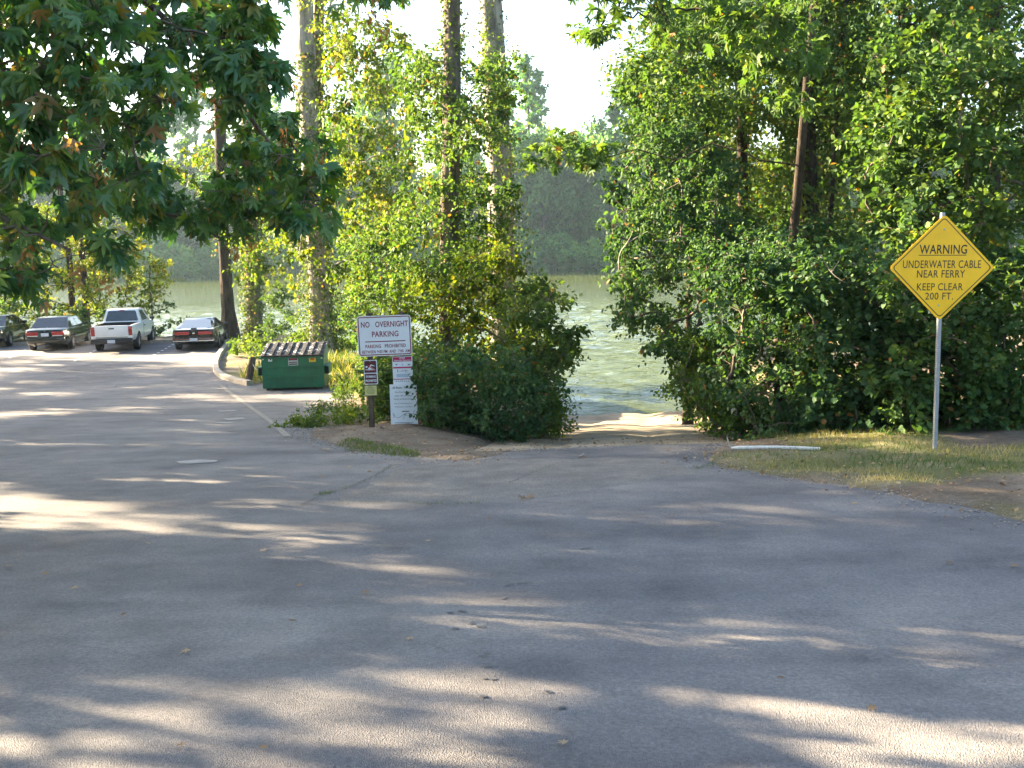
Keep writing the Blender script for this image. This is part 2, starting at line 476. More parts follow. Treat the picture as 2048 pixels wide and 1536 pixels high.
r1 = ramp_node(n, [(0.3, (0.20, 0.16, 0.115)), (0.52, (0.31, 0.255, 0.185)), (0.7, (0.40, 0.33, 0.235))])
r2 = ramp_node(n, [(0.3, (0.7, 0.7, 0.7)), (0.7, (1.15, 1.15, 1.15))])
n.links.new(n1.outputs['Fac'], r1.inputs['Fac']); n.links.new(n2.outputs['Fac'], r2.inputs['Fac'])
n.links.new(mul(r1.outputs['Color'], r2.outputs['Color']), p.inputs['Base Color'])
p.inputs['Roughness'].default_value = 0.9; p.inputs['Specular IOR Level'].default_value = 0.2
b = n.nodes.new('ShaderNodeBump'); b.inputs['Distance'].default_value = 0.02; b.inputs['Strength'].default_value = 0.6
n.links.new(n2.outputs['Fac'], b.inputs['Height']); n.links.new(b.outputs['Normal'], p.inputs['Normal'])
M['sand'] = m
ramp_o = tag(link('boat_ramp', rme, m), kind='structure')

# ---- river
wx = np.concatenate([np.linspace(-410, -54, 20), np.arange(-52, -36, 1.0), np.arange(-36, 12, 0.22), np.arange(12, 30, 1.0), np.linspace(32, 410, 20)])
wy = np.concatenate([np.arange(26, 30, 1.0), np.arange(30, 62, 0.19), np.arange(62, 118, 0.4), np.linspace(119, 214, 40)])
WXX, WYY = np.meshgrid(wx, wy)
wr = np.random.default_rng(8)
WZZ = 0 * WXX
for _ in range(26):
    lam = wr.uniform(0.7, 2.6); th = RAD(90 + wr.normal(0, 30)); amp = 0.0038 * lam
    dom = 0.5 + vnoise(WXX + 50 * wr.random(), WYY + 50 * wr.random(), 0.16)
    WZZ += amp * dom * np.sin(2 * math.pi / lam * (WXX * math.cos(th) + WYY * math.sin(th)) + wr.uniform(0, 6.28))
WZZ *= (1 + 1.6 * sstep(48, 66, WYY)) * sstep(-38, -33, WXX) * (1 - sstep(9, 12, WXX)) * (1 - sstep(80, 116, WYY)) * (0.25 + 0.75 * sstep(0.02, 0.6, -H(WXX, WYY)))
vi = np.arange(WXX.size).reshape(WXX.shape)
wq = np.stack([vi[:-1, :-1], vi[:-1, 1:], vi[1:, 1:], vi[1:, :-1]], -1).reshape(-1, 4)
wme = np_mesh('river', np.stack([WXX, WYY, WZZ], -1).reshape(-1, 3), wq, smooth=True)
m, n, p, o = new_mat('green_river_water')
p.inputs['Base Color'].default_value = (0.078, 0.096, 0.018, 1)
p.inputs['Roughness'].default_value = 0.03
p.inputs['IOR'].default_value = 1.45
p.inputs['Specular IOR Level'].default_value = 0.5
tc = n.nodes.new('ShaderNodeTexCoord')
mp = n.nodes.new('ShaderNodeMapping'); mp.inputs['Scale'].default_value = (0.36, 1.0, 1.0); mp.inputs['Rotation'].default_value = (0, 0, RAD(-8))
n.links.new(tc.outputs['Object'], mp.inputs['Vector'])
w1 = n.nodes.new('ShaderNodeTexNoise'); w1.inputs['Scale'].default_value = 0.95; w1.inputs['Detail'].default_value = 4; w1.inputs['Roughness'].default_value = 0.55
w2 = n.nodes.new('ShaderNodeTexNoise'); w2.inputs['Scale'].default_value = 5.5; w2.inputs['Detail'].default_value = 3
w3 = n.nodes.new('ShaderNodeTexNoise'); w3.inputs['Scale'].default_value = 0.05; w3.inputs['Detail'].default_value = 3
for q_ in (w1, w2, w3): n.links.new(mp.outputs['Vector'], q_.inputs['Vector'])
sc_ = n.nodes.new('ShaderNodeMath'); sc_.operation = 'MULTIPLY_ADD'; sc_.inputs[1].default_value = 0.3
n.links.new(w2.outputs['Fac'], sc_.inputs[0]); n.links.new(w1.outputs['Fac'], sc_.inputs[2])
b = n.nodes.new('ShaderNodeBump'); b.inputs['Distance'].default_value = 0.35; b.inputs['Strength'].default_value = 0.8
mr = n.nodes.new('ShaderNodeMapRange'); mr.inputs[1].default_value = 0.35; mr.inputs[2].default_value = 0.65; mr.inputs[3].default_value = 0.45; mr.inputs[4].default_value = 1.0
n.links.new(w3.outputs['Fac'], mr.inputs[0]); n.links.new(mr.outputs[0], b.inputs['Strength'])
n.links.new(sc_.outputs[0], b.inputs['Height']); n.links.new(b.outputs['Normal'], p.inputs['Normal'])
# thin clear water over the bed: part of the body colour is seen through
tb = n.nodes.new('ShaderNodeBsdfTransparent'); tb.inputs['Color'].default_value = (0.95, 0.92, 0.72, 1)
at_ = n.nodes.new('ShaderNodeAttribute'); at_.attribute_name = 'tint'
msx = n.nodes.new('ShaderNodeMixShader')
n.links.new(at_.outputs['Fac'], msx.inputs[0]); n.links.new(p.outputs[0], msx.inputs[1]); n.links.new(tb.outputs[0], msx.inputs[2])
n.links.new(msx.outputs[0], o.inputs['Surface'])
depth = -H(WXX, WYY).ravel()
ta = wme.attributes.new('tint', 'FLOAT', 'POINT')
ta.data.foreach_set('value', (0.3 * np.exp(-np.clip(depth, 0, 9) / 0.45)).astype(np.float32))
tag(link('river', wme, m), kind='structure')

# ---- kerbs
M['kerb'] = plain('old_concrete', (0.36, 0.31, 0.25), 0.9, var=0.3, scale=6, bump=0.01)
def sweep(name, pts, prof, mat, label=None, close=False):
    pts = np.array(pts, float)
    T = np.gradient(pts, axis=0); T /= np.linalg.norm(T, axis=1, keepdims=True)
    Nn = np.stack([-T[:, 1], T[:, 0]], -1)
    V_, F_ = [], []
    k = len(prof)
    for (x_, y_), nn in zip(pts, Nn):
        for (a_, z_) in prof:
            px_, py_ = x_ + nn[0] * a_, y_ + nn[1] * a_
            V_.append((px_, py_, Hs(x_, y_) + z_))
    for i_ in range(len(pts) - 1):
        for j_ in range(k):
            F_.append((i_ * k + j_, i_ * k + (j_ + 1) % k, (i_ + 1) * k + (j_ + 1) % k, (i_ + 1) * k + j_))
    F_.append(tuple(range(k))); F_.append(tuple((len(pts) - 1) * k + j_ for j_ in reversed(range(k))))
    me = py_mesh(name, V_, F_)
    bm = bmesh.new(); bm.from_mesh(me); bpy.data.meshes.remove(me)
    return link(name, bm_mesh(name, bm), mat)
def spline(pts, n_):
    P = np.array(pts, float)
    t = np.concatenate([[0], np.cumsum(np.linalg.norm(np.diff(P, axis=0), axis=1))])
    tt = np.linspace(0, t[-1], n_)
    Q = np.stack([np.interp(tt, t, P[:, k_]) for k_ in range(P.shape[1])], -1)
    for _ in range(6):
        Q[1:-1] = 0.25 * Q[:-2] + 0.5 * Q[1:-1] + 0.25 * Q[2:]
    return Q
KP = [(-0.11, -0.1), (-0.10, 0.13), (-0.08, 0.15), (0.08, 0.15), (0.10, 0.13), (0.11, -0.1)]
kerb_back = [(-44, 46.9), (-13.2, 46.9)]
tag(sweep('kerb', spline(kerb_back, 60), KP, M['kerb']), kind='structure')
isl = [(-13.0, 46.8)] + [g2(*p_) for p_ in ((452, 695), (438, 712), (431, 730), (433, 746), (446, 757), (472, 765), (500, 771))]
tag(sweep('kerb', spline(isl, 60), KP, M['kerb']), kind='structure')

# ---- paint on the asphalt (parts of the road)
M['paint'] = plain('white_road_paint', (0.72, 0.70, 0.66), 0.8, var=0.25, scale=14)
M['tan_paint'] = plain('faded_yellow_paint', (0.205, 0.188, 0.16), 0.9, var=0.3, scale=9)
def patch(name, pts, mat, dz=0.008, parent=road):
    me = py_mesh(name, [(x_, y_, Hs(x_, y_) + dz) for x_, y_ in pts], [tuple(range(len(pts)))])
    bm = bmesh.new(); bm.from_mesh(me); bpy.data.meshes.remove(me)
    me = bm_mesh(name, bm)
    if me.polygons[0].normal.z < 0: me.flip_normals()
    return link(name, me, mat, parent)
def dash_row(a, b, n_, w=0.1, l=0.26):
    a = Vector(a); b = Vector(b)
    t = (b - a).normalized(); s = Vector((-t.y, t.x))
    for k_ in range(n_):
        c_ = a.lerp(b, k_ / (n_ - 1))
        patch('parking_dash', [tuple(c_ + t * l * u + s * w * v) for u, v in ((-.5, -.5), (.5, -.5), (.5, .5), (-.5, .5))], M['paint'])
dash_row(g2(292, 719), g2(352, 686), 9)
dash_row(g2(150, 722), g2(202, 695), 8)
dash_row(g2(20, 716), g2(50, 700), 5)
yl = spline([g2(440, 770), g2(475, 795), g2(520, 828), g2(560, 856), g2(575, 874)], 14)
yt = np.gradient(yl, axis=0); yt /= np.linalg.norm(yt, axis=1, keepdims=True)
V_ = []
for (x_, y_), t_ in zip(yl, yt):
    for s_ in (-0.06, 0.06):
        xx, yy = x_ - t_[1] * s_, y_ + t_[0] * s_
        V_.append((xx, yy, Hs(xx, yy) + 0.012))
link('faded_yellow_line', py_mesh('faded_yellow_line', V_, [(2 * k_, 2 * k_ + 1, 2 * k_ + 3, 2 * k_ + 2) for k_ in range(len(yl) - 1)]), M['tan_paint'], road)
rg = random.Random(4)
def blotch(cx, cy, rx_, ry_, mat, name, n_=11, dz=0.008):
    pts = [(cx + rx_ * math.cos(t_) * rg.uniform(.65, 1.1), cy + ry_ * math.sin(t_) * rg.uniform(.65, 1.1)) for t_ in [2 * math.pi * k_ / n_ for k_ in range(n_)]]
    return patch(name, pts, mat, dz)
M['dust'] = plain('pale_dusty_scuff', (0.30, 0.285, 0.27), 0.95, var=0.2, scale=5)
for px_, py_, rx_, ry_ in ((395, 924, .35, .22), (455, 822, .22, .2), (470, 838, .25, .3), (452, 846, .2, .16)):
    c_ = g2(px_, py_); blotch(c_[0], c_[1], rx_, ry_, M['dust'], 'dusty_scuff')
# a trail of wet paw marks leading up from the river
M['wet'] = plain('damp_mark', (0.10, 0.098, 0.10), 0.6)
trail = [(1330, 1016), (1345, 1028), (1262, 1044), (1240, 1060), (1180, 1097), (1160, 1099), (1130, 1121), (1100, 1125), (1048, 1167), (1015, 1170), (1015, 1197), (925, 1224), (905, 1227), (940, 1247), (920, 1258), (965, 1254), (880, 1299), (965, 1311), (970, 1335), (980, 1357), (1125, 1415), (975, 1395), (1090, 1385)]
for px_, py_ in trail:
    c_ = g2(px_, py_)
    for q_ in range(2):
        blotch(c_[0] + rg.uniform(-.03, .03), c_[1] + rg.uniform(-.02, .02), rg.uniform(.012, .024), rg.uniform(.012, .022), M['wet'], 'damp_mark', 8, dz=0.005 + .003 * q_)
# ------------------------------------------------------------------ vegetation kit
def tpl_ovate(w=0.36, fold=0.10, curl=0.10):
    V_ = np.array([(0, 0, 0), (-w * .85, .28, fold), (-w * .88, .62, fold - curl * .35), (0, 1.0, -curl), (w * .88, .62, fold - curl * .35), (w * .85, .28, fold)])
    F_ = np.array([(0, 3, 2), (0, 2, 1), (0, 5, 4), (0, 4, 3)])
    return V_, F_
def tpl_card(w=0.34, curl=0.12):
    V_ = np.array([(0, 0, 0), (-w, .5, .06), (w, .5, .06), (0, 1.0, -curl)])
    return V_, np.array([(0, 2, 1), (1, 2, 3)])
def tpl_blade(w=0.035, bend=0.3):
    V_ = np.array([(-w, 0, 0), (w, 0, 0), (-w * .7, .55, bend * .25), (w * .7, .55, bend * .25), (0, 1.0, bend)])
    return V_, np.array([(0, 1, 3), (0, 3, 2), (2, 3, 4)])
def tpl_maple(curl=0.25):
    h = [(0, 1.0), (7, .80), (15, .62), (24, .33), (34, .62), (44, .90), (54, .64), (66, .34), (82, .50), (98, .60), (112, .40), (150, .20)]
    pol = [(a_, r_) for a_, r_ in h] + [(-a_, r_) for a_, r_ in reversed(h[1:])]
    V_ = [(0, 0, 0)]
    for a_, r_ in pol:
        x_, y_ = r_ * math.sin(RAD(a_)), r_ * math.cos(RAD(a_))
        lobes = min(abs(abs(a_) - c_) for c_ in (0, 44, 98)) / 22.0
        V_.append((x_, y_, -curl * r_ * r_ + 0.06 * min(1, lobes)))
    k = len(pol)
    F_ = [(0, 1 + (j_ + 1) % k, 1 + j_) for j_ in range(k)]
    return np.array(V_), np.array(F_)
def tpl_maple_simple():
    V_ = np.array([(0, 0, 0), (-.6, -.05, -.1), (-.28, .28, 0), (-.62, .62, -.2), (-.16, .42, 0), (0, 1.0, -.25), (.16, .42, 0), (.62, .62, -.2), (.28, .28, 0), (.6, -.05, -.1)])
    return V_, np.array([(0, 2, 1), (0, 4, 2), (2, 4, 3), (0, 6, 4), (4, 6, 5), (0, 8, 6), (6, 8, 7), (0, 9, 8)])
MAPLE_S = tpl_maple_simple()
OV, CARD, MAPLE, BLADE = tpl_ovate(), tpl_card(), tpl_maple(), tpl_blade()
ROUND = tpl_ovate(0.46, 0.06, 0.08)
NARROW = tpl_ovate(0.22, 0.05, 0.18)

def leaves_mesh(name, tpl, pos, dirv, nrm, scale, tint):
    TV, TF = tpl
    d_ = unit(dirv)
    s_ = unit(np.cross(d_, nrm))
    n_ = np.cross(s_, d_)
    sc = np.asarray(scale)[:, None, None]
    VV = pos[:, None, :] + sc * (TV[None, :, 0:1] * s_[:, None, :] + TV[None, :, 1:2] * d_[:, None, :] + TV[None, :, 2:3] * n_[:, None, :])
    FF = TF[None, :, :] + (np.arange(len(pos)) * len(TV))[:, None, None]
    return np_mesh(name, VV.reshape(-1, 3), FF.reshape(-1, TF.shape[1]), tint=np.repeat(tint, len(TV)))
def rand_unit(rng, n_):
    return unit(rng.normal(size=(n_, 3)))
def clump(rng, C, R, twigs, per, flat=0.7, droop=0.15, size=0.1, up=0.9, spread=0.09, t0=0.25):
    """leaf placement: every clump is a burst of twigs, every twig a row of leaves.
    returns pos, dir, normal, scale, twig paths (start, end)"""
    C = np.asarray(C, float); R = np.asarray(R, float)
    k = len(C)
    U = rand_unit(rng, k * twigs)
    U[:, 2] = U[:, 2] * flat + 0.12
    L = np.repeat(R, twigs) * rng.uniform(0.55, 1.1, k * twigs)
    S = np.repeat(C, twigs, 0)
    E = S + U * L[:, None]
    E[:, 2] -= droop * L * rng.uniform(0, 1.2, len(L))
    t_ = rng.uniform(t0, 1.03, (k * twigs, per))
    P_ = S[:, None, :] + (E - S)[:, None, :] * t_[:, :, None]
    P_ = P_.reshape(-1, 3) + rng.normal(size=(k * twigs * per, 3)) * np.repeat(L, per)[:, None] * spread
    Ud = np.repeat(unit(E - S), per, 0)
    D_ = Ud * 0.55 + rand_unit(rng, len(P_)) * 0.75
    D_[:, 2] -= droop * 1.6
    N_ = rand_unit(rng, len(P_)) * 0.75
    N_[:, 2] += up
    sc = size * rng.uniform(0.6, 1.25, len(P_)) * np.repeat(rng.uniform(.72, 1.3, k), twigs * per)
    return P_, D_, N_, sc, (S, E)
def limb_path(rng, a, b, sag=0.15, k=7, wob=0.06):
    "curved limb from a (on the stem) to b"
    a = np.asarray(a, float); b = np.asarray(b, float)
    t_ = np.linspace(0, 1, k)[:, None]
    L = np.linalg.norm(b - a)
    mid = np.array([0, 0, 1.0]) * L * sag
    P_ = a + (b - a) * t_ + mid * (4 * t_ * (1 - t_))
    P_[1:-1] += rng.normal(size=(k - 2, 3)) * L * wob * 0.5
    return P_
def tints(rng, n_, mean=0.45, sd=0.18, dry=0.02):
    t_ = np.clip(rng.normal(mean, sd, n_), 0.02, 0.88)
    t_[rng.random(n_) < dry] = 0.97
    return t_
def branching(rng, C, roots, k=6, sag=0.06, r_tip=0.006, power=0.42, r_max=0.09, wob=0.07):
    "limbs that join: every clump hangs on the nearest limb end or stem point already reached"
    C = np.asarray(C, float); roots = np.asarray(roots, float)
    n_ = len(C)
    d0 = np.min(np.linalg.norm(C[:, None, :] - roots[None, :, :], axis=2), axis=1)
    order = np.argsort(d0)
    nodes = list(roots); owner = [-1] * len(roots)
    par = np.full(n_, -1); start = np.zeros((n_, 3))
    for i_ in order:
        N_ = np.array(nodes)
        dv = C[i_] - N_
        cost = np.linalg.norm(dv, axis=1) + 0.7 * np.maximum(0, -dv[:, 2])
        j_ = int(np.argmin(cost))
        start[i_] = N_[j_]; par[i_] = owner[j_]
        nodes.append(C[i_]); owner.append(i_)
    cnt = np.ones(n_)
    for i_ in order[::-1]:
        if par[i_] >= 0: cnt[par[i_]] += cnt[i_]
    rad = np.minimum(r_tip * cnt ** power, r_max)
    paths = []
    for i_ in range(n_):
        r1_ = rad[i_]; r0_ = r1_ * 1.15
        paths.append((limb_path(rng, start[i_], C[i_], sag, k, wob), np.linspace(r0_, r1_ * .8, k)))
    return paths
def trunk_path(base, top, k=14, wob=0.12, rng=None):
    base = np.asarray(base, float); top = np.asarray(top, float)
    t_ = np.linspace(0, 1, k)[:, None]
    P_ = base + (top - base) * t_
    P_[1:-1, :2] += np.cumsum(rng.normal(size=(k - 2, 2)) * wob * 0.35, 0) * (1 - np.abs(2 * t_[1:-1] - 1))
    return P_
def bark_mat(name, c0, c1, sc=9.0):
    m_, n_, p_, o_ = new_mat(name)
    tc_ = n_.nodes.new('ShaderNodeTexCoord')
    mp_ = n_.nodes.new('ShaderNodeMapping'); mp_.inputs['Scale'].default_value = (1, 1, 0.22)
    ns_ = n_.nodes.new('ShaderNodeTexNoise'); ns_.inputs['Scale'].default_value = sc; ns_.inputs['Detail'].default_value = 8; ns_.inputs['Roughness'].default_value = 0.75
    n_.links.new(tc_.outputs['Object'], mp_.inputs['Vector']); n_.links.new(mp_.outputs['Vector'], ns_.inputs['Vector'])
    cr_ = ramp_node(n_, [(0.36, c0), (0.62, c1)])
    n_.links.new(ns_.outputs['Fac'], cr_.inputs['Fac']); n_.links.new(cr_.outputs['Color'], p_.inputs['Base Color'])
    p_.inputs['Roughness'].default_value = 0.95; p_.inputs['Specular IOR Level'].default_value = 0.1
    b_ = n_.nodes.new('ShaderNodeBump'); b_.inputs['Distance'].default_value = 0.06; b_.inputs['Strength'].default_value = 1.0
    n_.links.new(ns_.outputs['Fac'], b_.inputs['Height']); n_.links.new(b_.outputs['Normal'], p_.inputs['Normal'])
    return m_
M['bark'] = bark_mat('furrowed_bark', (0.06, 0.048, 0.038), (0.21, 0.175, 0.14))
M['bark_pale'] = bark_mat('pale_cottonwood_bark', (0.13, 0.115, 0.10), (0.42, 0.38, 0.33), 6.0)
M['bark_dark'] = bark_mat('dark_bark', (0.025, 0.021, 0.018), (0.085, 0.066, 0.05))
M['twig'] = plain('twig_bark', (0.11, 0.085, 0.06), 0.9, var=0.4, scale=20)
M['dead_twig'] = plain('bleached_dead_twig', (0.30, 0.27, 0.23), 0.9, var=0.3, scale=20)
DRY = (0.97, (0.24, 0.13, 0.045))
M['lf_maple'] = leaf_mat('bigleaf_maple_leaf', [(0.0, (0.0312, 0.108, 0.0432)), (0.4, (0.06, 0.162, 0.0456)), (0.8, (0.144, 0.228, 0.0264)), (0.9, (0.204, 0.168, 0.036)), DRY], 0.42, rough=0.42, spec=0.75)
M['lf_green'] = leaf_mat('shrub_leaf', [(0.0, (0.0275, 0.06875, 0.0225)), (0.4, (0.05625, 0.1187, 0.035)), (0.8, (0.1125, 0.175, 0.0375)), (0.9, (0.2125, 0.1875, 0.0375)), DRY], 0.40)
M['lf_dark'] = leaf_mat('hazel_leaf', [(0.0, (0.0234, 0.0624, 0.026)), (0.4, (0.0468, 0.1066, 0.0442)), (0.8, (0.0845, 0.1495, 0.0442)), (0.9, (0.195, 0.169, 0.039)), DRY], 0.38)
M['lf_yellow'] = leaf_mat('cottonwood_leaf', [(0.0, (0.032, 0.075, 0.010)), (0.4, (0.07, 0.125, 0.013)), (0.8, (0.15, 0.175, 0.014)), (0.9, (0.21, 0.17, 0.02)), DRY], 0.45)
M['lf_far'] = leaf_mat('far_bank_leaf', [(0.0, (0.039, 0.1105, 0.0364)), (0.4, (0.078, 0.1885, 0.052)), (0.8, (0.156, 0.273, 0.052)), (0.9, (0.169, 0.169, 0.052)), (0.97, (0.195, 0.169, 0.065))], 0.35)
_n = M['lf_far'].node_tree
_oi = _n.nodes.new('ShaderNodeObjectInfo')
_cr = ramp_node(_n, [(0.0, (0.65, 0.72, 0.8)), (0.35, (1.0, 1.0, 1.0)), (0.7, (1.15, 1.2, 1.0)), (1.0, (1.7, 1.55, 0.9))])
_n.links.new(_oi.outputs['Random'], _cr.inputs['Fac'])
_mx = _n.nodes.new('ShaderNodeMix'); _mx.data_type = 'RGBA'; _mx.blend_type = 'MULTIPLY'; _mx.inputs[0].default_value = 1.0
_base = [l_ for l_ in _n.links if l_.to_socket.name == 'Base Color'][0].from_socket
_dst = [l_.to_socket for l_ in _n.links if l_.from_socket == _base]
_n.links.new(_base, _mx.inputs[6]); _n.links.new(_cr.outputs['Color'], _mx.inputs[7])
for _d in _dst: _n.links.new(_mx.outputs[2], _d)
M['lf_weed'] = leaf_mat('weed_leaf', [(0.0, (0.04, 0.09, 0.018)), (0.4, (0.075, 0.14, 0.025)), (0.8, (0.13, 0.18, 0.03)), (0.9, (0.22, 0.19, 0.04)), (0.97, (0.27, 0.18, 0.07))], 0.4)
M['lf_ivy'] = leaf_mat('ivy_leaf', [(0.0, (0.0345, 0.069, 0.0207)), (0.4, (0.06325, 0.1092, 0.02875)), (0.8, (0.115, 0.1495, 0.0322)), (0.9, (0.184, 0.1725, 0.0345)), DRY], 0.38)
M['grass'] = leaf_mat('grass_blade', [(0.0, (0.04, 0.085, 0.018)), (0.4, (0.08, 0.135, 0.03)), (0.6, (0.19, 0.19, 0.06)), (0.8, (0.33, 0.28, 0.14)), (1.0, (0.42, 0.35, 0.2))], 0.3)
M['samara'] = leaf_mat('maple_seed_wing', [(0.0, (0.20, 0.10, 0.035)), (0.5, (0.33, 0.20, 0.07)), (1.0, (0.42, 0.30, 0.12))], 0.4, tcol=(1.0, .75, .4))

def shrub(name, label, base, clumps, radii, twigs, per, size, mat, tpl=OV, seed=1, group=None, tint=(0.42, 0.17, 0.02), flat=0.8, droop=0.15, stems=True, stem_r=0.02, cat='shrub', stem_mat='twig', twig_tubes=0, spread=0.09, single=0):
    rng = np.random.default_rng(seed)
    base = np.asarray(base, float)
    t_ = empty(name, tuple(base))
    tag(t_, label, cat, group)
    C = np.asarray(clumps, float) - base
    P_, D_, N_, sc, (S, E) = clump(rng, C, radii, twigs, per, flat, droop, size, spread=spread)
    ct = np.clip(rng.normal(tint[0], tint[1] * .6, len(C)), .05, .85)
    tt = np.clip(np.repeat(ct, twigs * per) + rng.normal(0, tint[1] * .6, len(P_)), .02, .88)
    tt[rng.random(len(tt)) < tint[2] * .45] = .97
    rest_ = np.ones(len(P_), bool)
    if single:                                                       # the leaves that show largest stand alone
        wp = P_ + base
        order_ = np.argsort(np.linalg.norm(wp - np.array([0, 0, CAM_Z]), axis=1) / sc)[:single * 6]
        pick = rng.choice(order_, single, replace=False)
        rest_[pick] = False
        vs_ = []
        for tv in (.15, .3, .45, .6, .75, .97):
            me_ = np_mesh('leaf', tpl[0], tpl[1], tint=np.full(len(tpl[0]), tv)); me_.materials.append(M[mat]); vs_.append((tv, me_))
        for q_ in pick:
            d_ = unit(D_[q_]); s_ = unit(np.cross(d_, N_[q_])); n_ = np.cross(s_, d_)
            o_ = link('leaf', min(vs_, key=lambda v_: abs(v_[0] - tt[q_]))[1], None, t_)
            o_.matrix_basis = Matrix.Translation(tuple(P_[q_])) @ Matrix(((s_[0], d_[0], n_[0]), (s_[1], d_[1], n_[1]), (s_[2], d_[2], n_[2]))).to_4x4() @ Matrix.Scale(float(sc[q_]), 4)
    link('foliage', leaves_mesh('foliage', tpl, P_[rest_], D_[rest_], N_[rest_], sc[rest_], tt[rest_]), M[mat], t_, kind='stuff')
    if stems:
        wid = np.ptp(C[:, 0]) * .13 + .05
        nr = max(2, min(9, len(C) // 8))
        roots = np.stack([rng.uniform(-wid, wid, nr), rng.uniform(-.4, .4, nr), np.full(nr, -.1)], -1)
        paths = branching(rng, C, roots, 6, .08, stem_r * .3, .42, stem_r * 1.6)
        if twig_tubes:
            for q_ in rng.choice(len(S), min(twig_tubes, len(S)), replace=False):
                paths.append((np.stack([S[q_], (S[q_] + E[q_]) / 2 + rng.normal(size=3) * .02, E[q_]]), np.array([stem_r * .35, stem_r * .25, stem_r * .1])))
        tubes('stems', paths, M[stem_mat], t_, 5, kind='stuff')
    return t_
def ellipsoid_pts(rng, c_, r_, n_, shell=0.45):
    "points filling an ellipsoid, biased to the outside"
    u_ = rand_unit(rng, n_)
    q_ = (shell + (1 - shell) * rng.random(n_)) ** 0.6
    return np.asarray(c_) + u_ * q_[:, None] * np.asarray(r_)
def tree(name, label, cat, base, top, r0, clumps, radii, twigs, per, size, mat, bark='bark', tpl=CARD, seed=1, group=None, tint=(0.45, 0.17, 0.01), flat=0.7, droop=0.2, r1=0.35, ivy=None, limb_r=0.05, trunk=None, wob=0.15, spread=0.1, limb_low=0.75, sides=10):
    """tapered trunk, limbs that rise out of it to each clump, leaves; ivy=(z0, z1, count, radius) adds ivy on the bark"""
    rng = np.random.default_rng(seed)
    base = np.asarray(base, float)
    t_ = empty(name, tuple(base))
    tag(t_, label, cat, group)
    tp = (np.asarray(trunk, float) - base) if trunk is not None else trunk_path(base * 0, np.asarray(top, float) - base, 16, wob, rng)
    f_ = np.linspace(0, 1, len(tp))
    rr = r0 * (1 - (1 - r1) * f_) * (1 + 0.55 * np.exp(-f_ * 28))
    tt0 = np.linspace(0, 1, 70); ft = np.linspace(0, 1, len(tp))
    tpf = np.stack([np.interp(tt0, ft, tp[:, q_]) for q_ in range(3)], -1); rrf = np.interp(tt0, ft, rr)
    TVv, TFf = tube_arrays([(np.concatenate([[tpf[0] - (0, 0, .3)], tpf]), np.concatenate([[rrf[0] * 1.05], rrf]))], sides + 8)
    axc = np.repeat(np.concatenate([[tpf[0]], tpf]), sides + 8, 0); rad_ = TVv - axc; rad_[:, 2] = 0
    ang_ = np.arctan2(rad_[:, 1], rad_[:, 0])
    TVv = TVv + rad_ * (0.22 * (vnoise(ang_ * 3.2 + seed, TVv[:, 2] * 0.35, 1.0) - .5) + 0.16 * (vnoise(ang_ * 7 + seed, TVv[:, 2] * 0.9, 1.0) - .5) + 0.14 * (vnoise(ang_ * .5, TVv[:, 2], .8) - .5))[:, None]
    link('trunk', np_mesh('trunk', TVv, TFf, smooth=True), M[bark], t_)
    if clumps is not None and len(clumps):
        C = np.asarray(clumps, float) - base
        zlo = max(tp[0][2] + .4, min(C[:, 2].min() - .6, tp[-1][2] * .8))
        zs_ = np.linspace(zlo, tp[-1][2], 14)
        roots = np.stack([np.interp(zs_, tp[:, 2], tp[:, q_]) for q_ in range(3)], -1)
        paths = branching(rng, C, roots, 6, .07, limb_r * .3, .45, r0 * .45)
        tubes('limbs', paths, M[bark], t_, 5, kind='stuff')
        P_, D_, N_, sc, _ = clump(rng, C, radii, twigs, per, flat, droop, size, spread=spread)
        ct = np.clip(rng.normal(tint[0], tint[1] * .6, len(C)), .05, .85)
        tt = np.clip(np.repeat(ct, twigs * per) + rng.normal(0, tint[1] * .6, len(P_)), .02, .88)
        tt[rng.random(len(tt)) < tint[2]] = .97
        link('crown', leaves_mesh('crown', tpl, P_, D_, N_, sc, tt), M[mat], t_, kind='stuff')
    if ivy:
        for z0, z1, cnt, out, isz in ivy:
            z_ = rng.uniform(z0, z1, cnt)
            cx = np.interp(z_, tp[:, 2], tp[:, 0]); cyy = np.interp(z_, tp[:, 2], tp[:, 1]); rz_ = np.interp(z_, tp[:, 2], rr)
            lump = 0.5 + vnoise(z_ * 1.3 + seed, z_ * 0, 1.0)
            th = rng.uniform(0, 2 * math.pi, cnt)
            keep = rng.random(cnt) < 0.35 + 0.65 * vnoise(th * 1.2 + seed * 3, z_ * 1.1, 1.0) ** 1.5 * 1.6
            z_, cx, cyy, rz_, lump, th = [q_[keep] for q_ in (z_, cx, cyy, rz_, lump, th)]
            ro = rz_ + out * lump * rng.random(len(z_)) ** 1.5 + 0.01
            P_ = np.stack([cx + np.cos(th) * ro, cyy + np.sin(th) * ro, z_], -1)
            O_ = np.stack([np.cos(th), np.sin(th), 0 * th], -1)
            D_ = O_ * 0.3 + rand_unit(rng, len(z_)) * 0.6; D_[:, 2] -= 0.5
            N_ = O_ + rand_unit(rng, len(z_)) * 0.5; N_[:, 2] += 0.35
            link('ivy', leaves_mesh('ivy', OV, P_, D_, N_, isz * rng.uniform(.6, 1.2, len(z_)), tints(rng, len(z_), .5, .2, .03)), M['lf_ivy'], t_, kind='stuff')
    return t_
def A(px, py, Y): return np.array(at(px, py, Y))
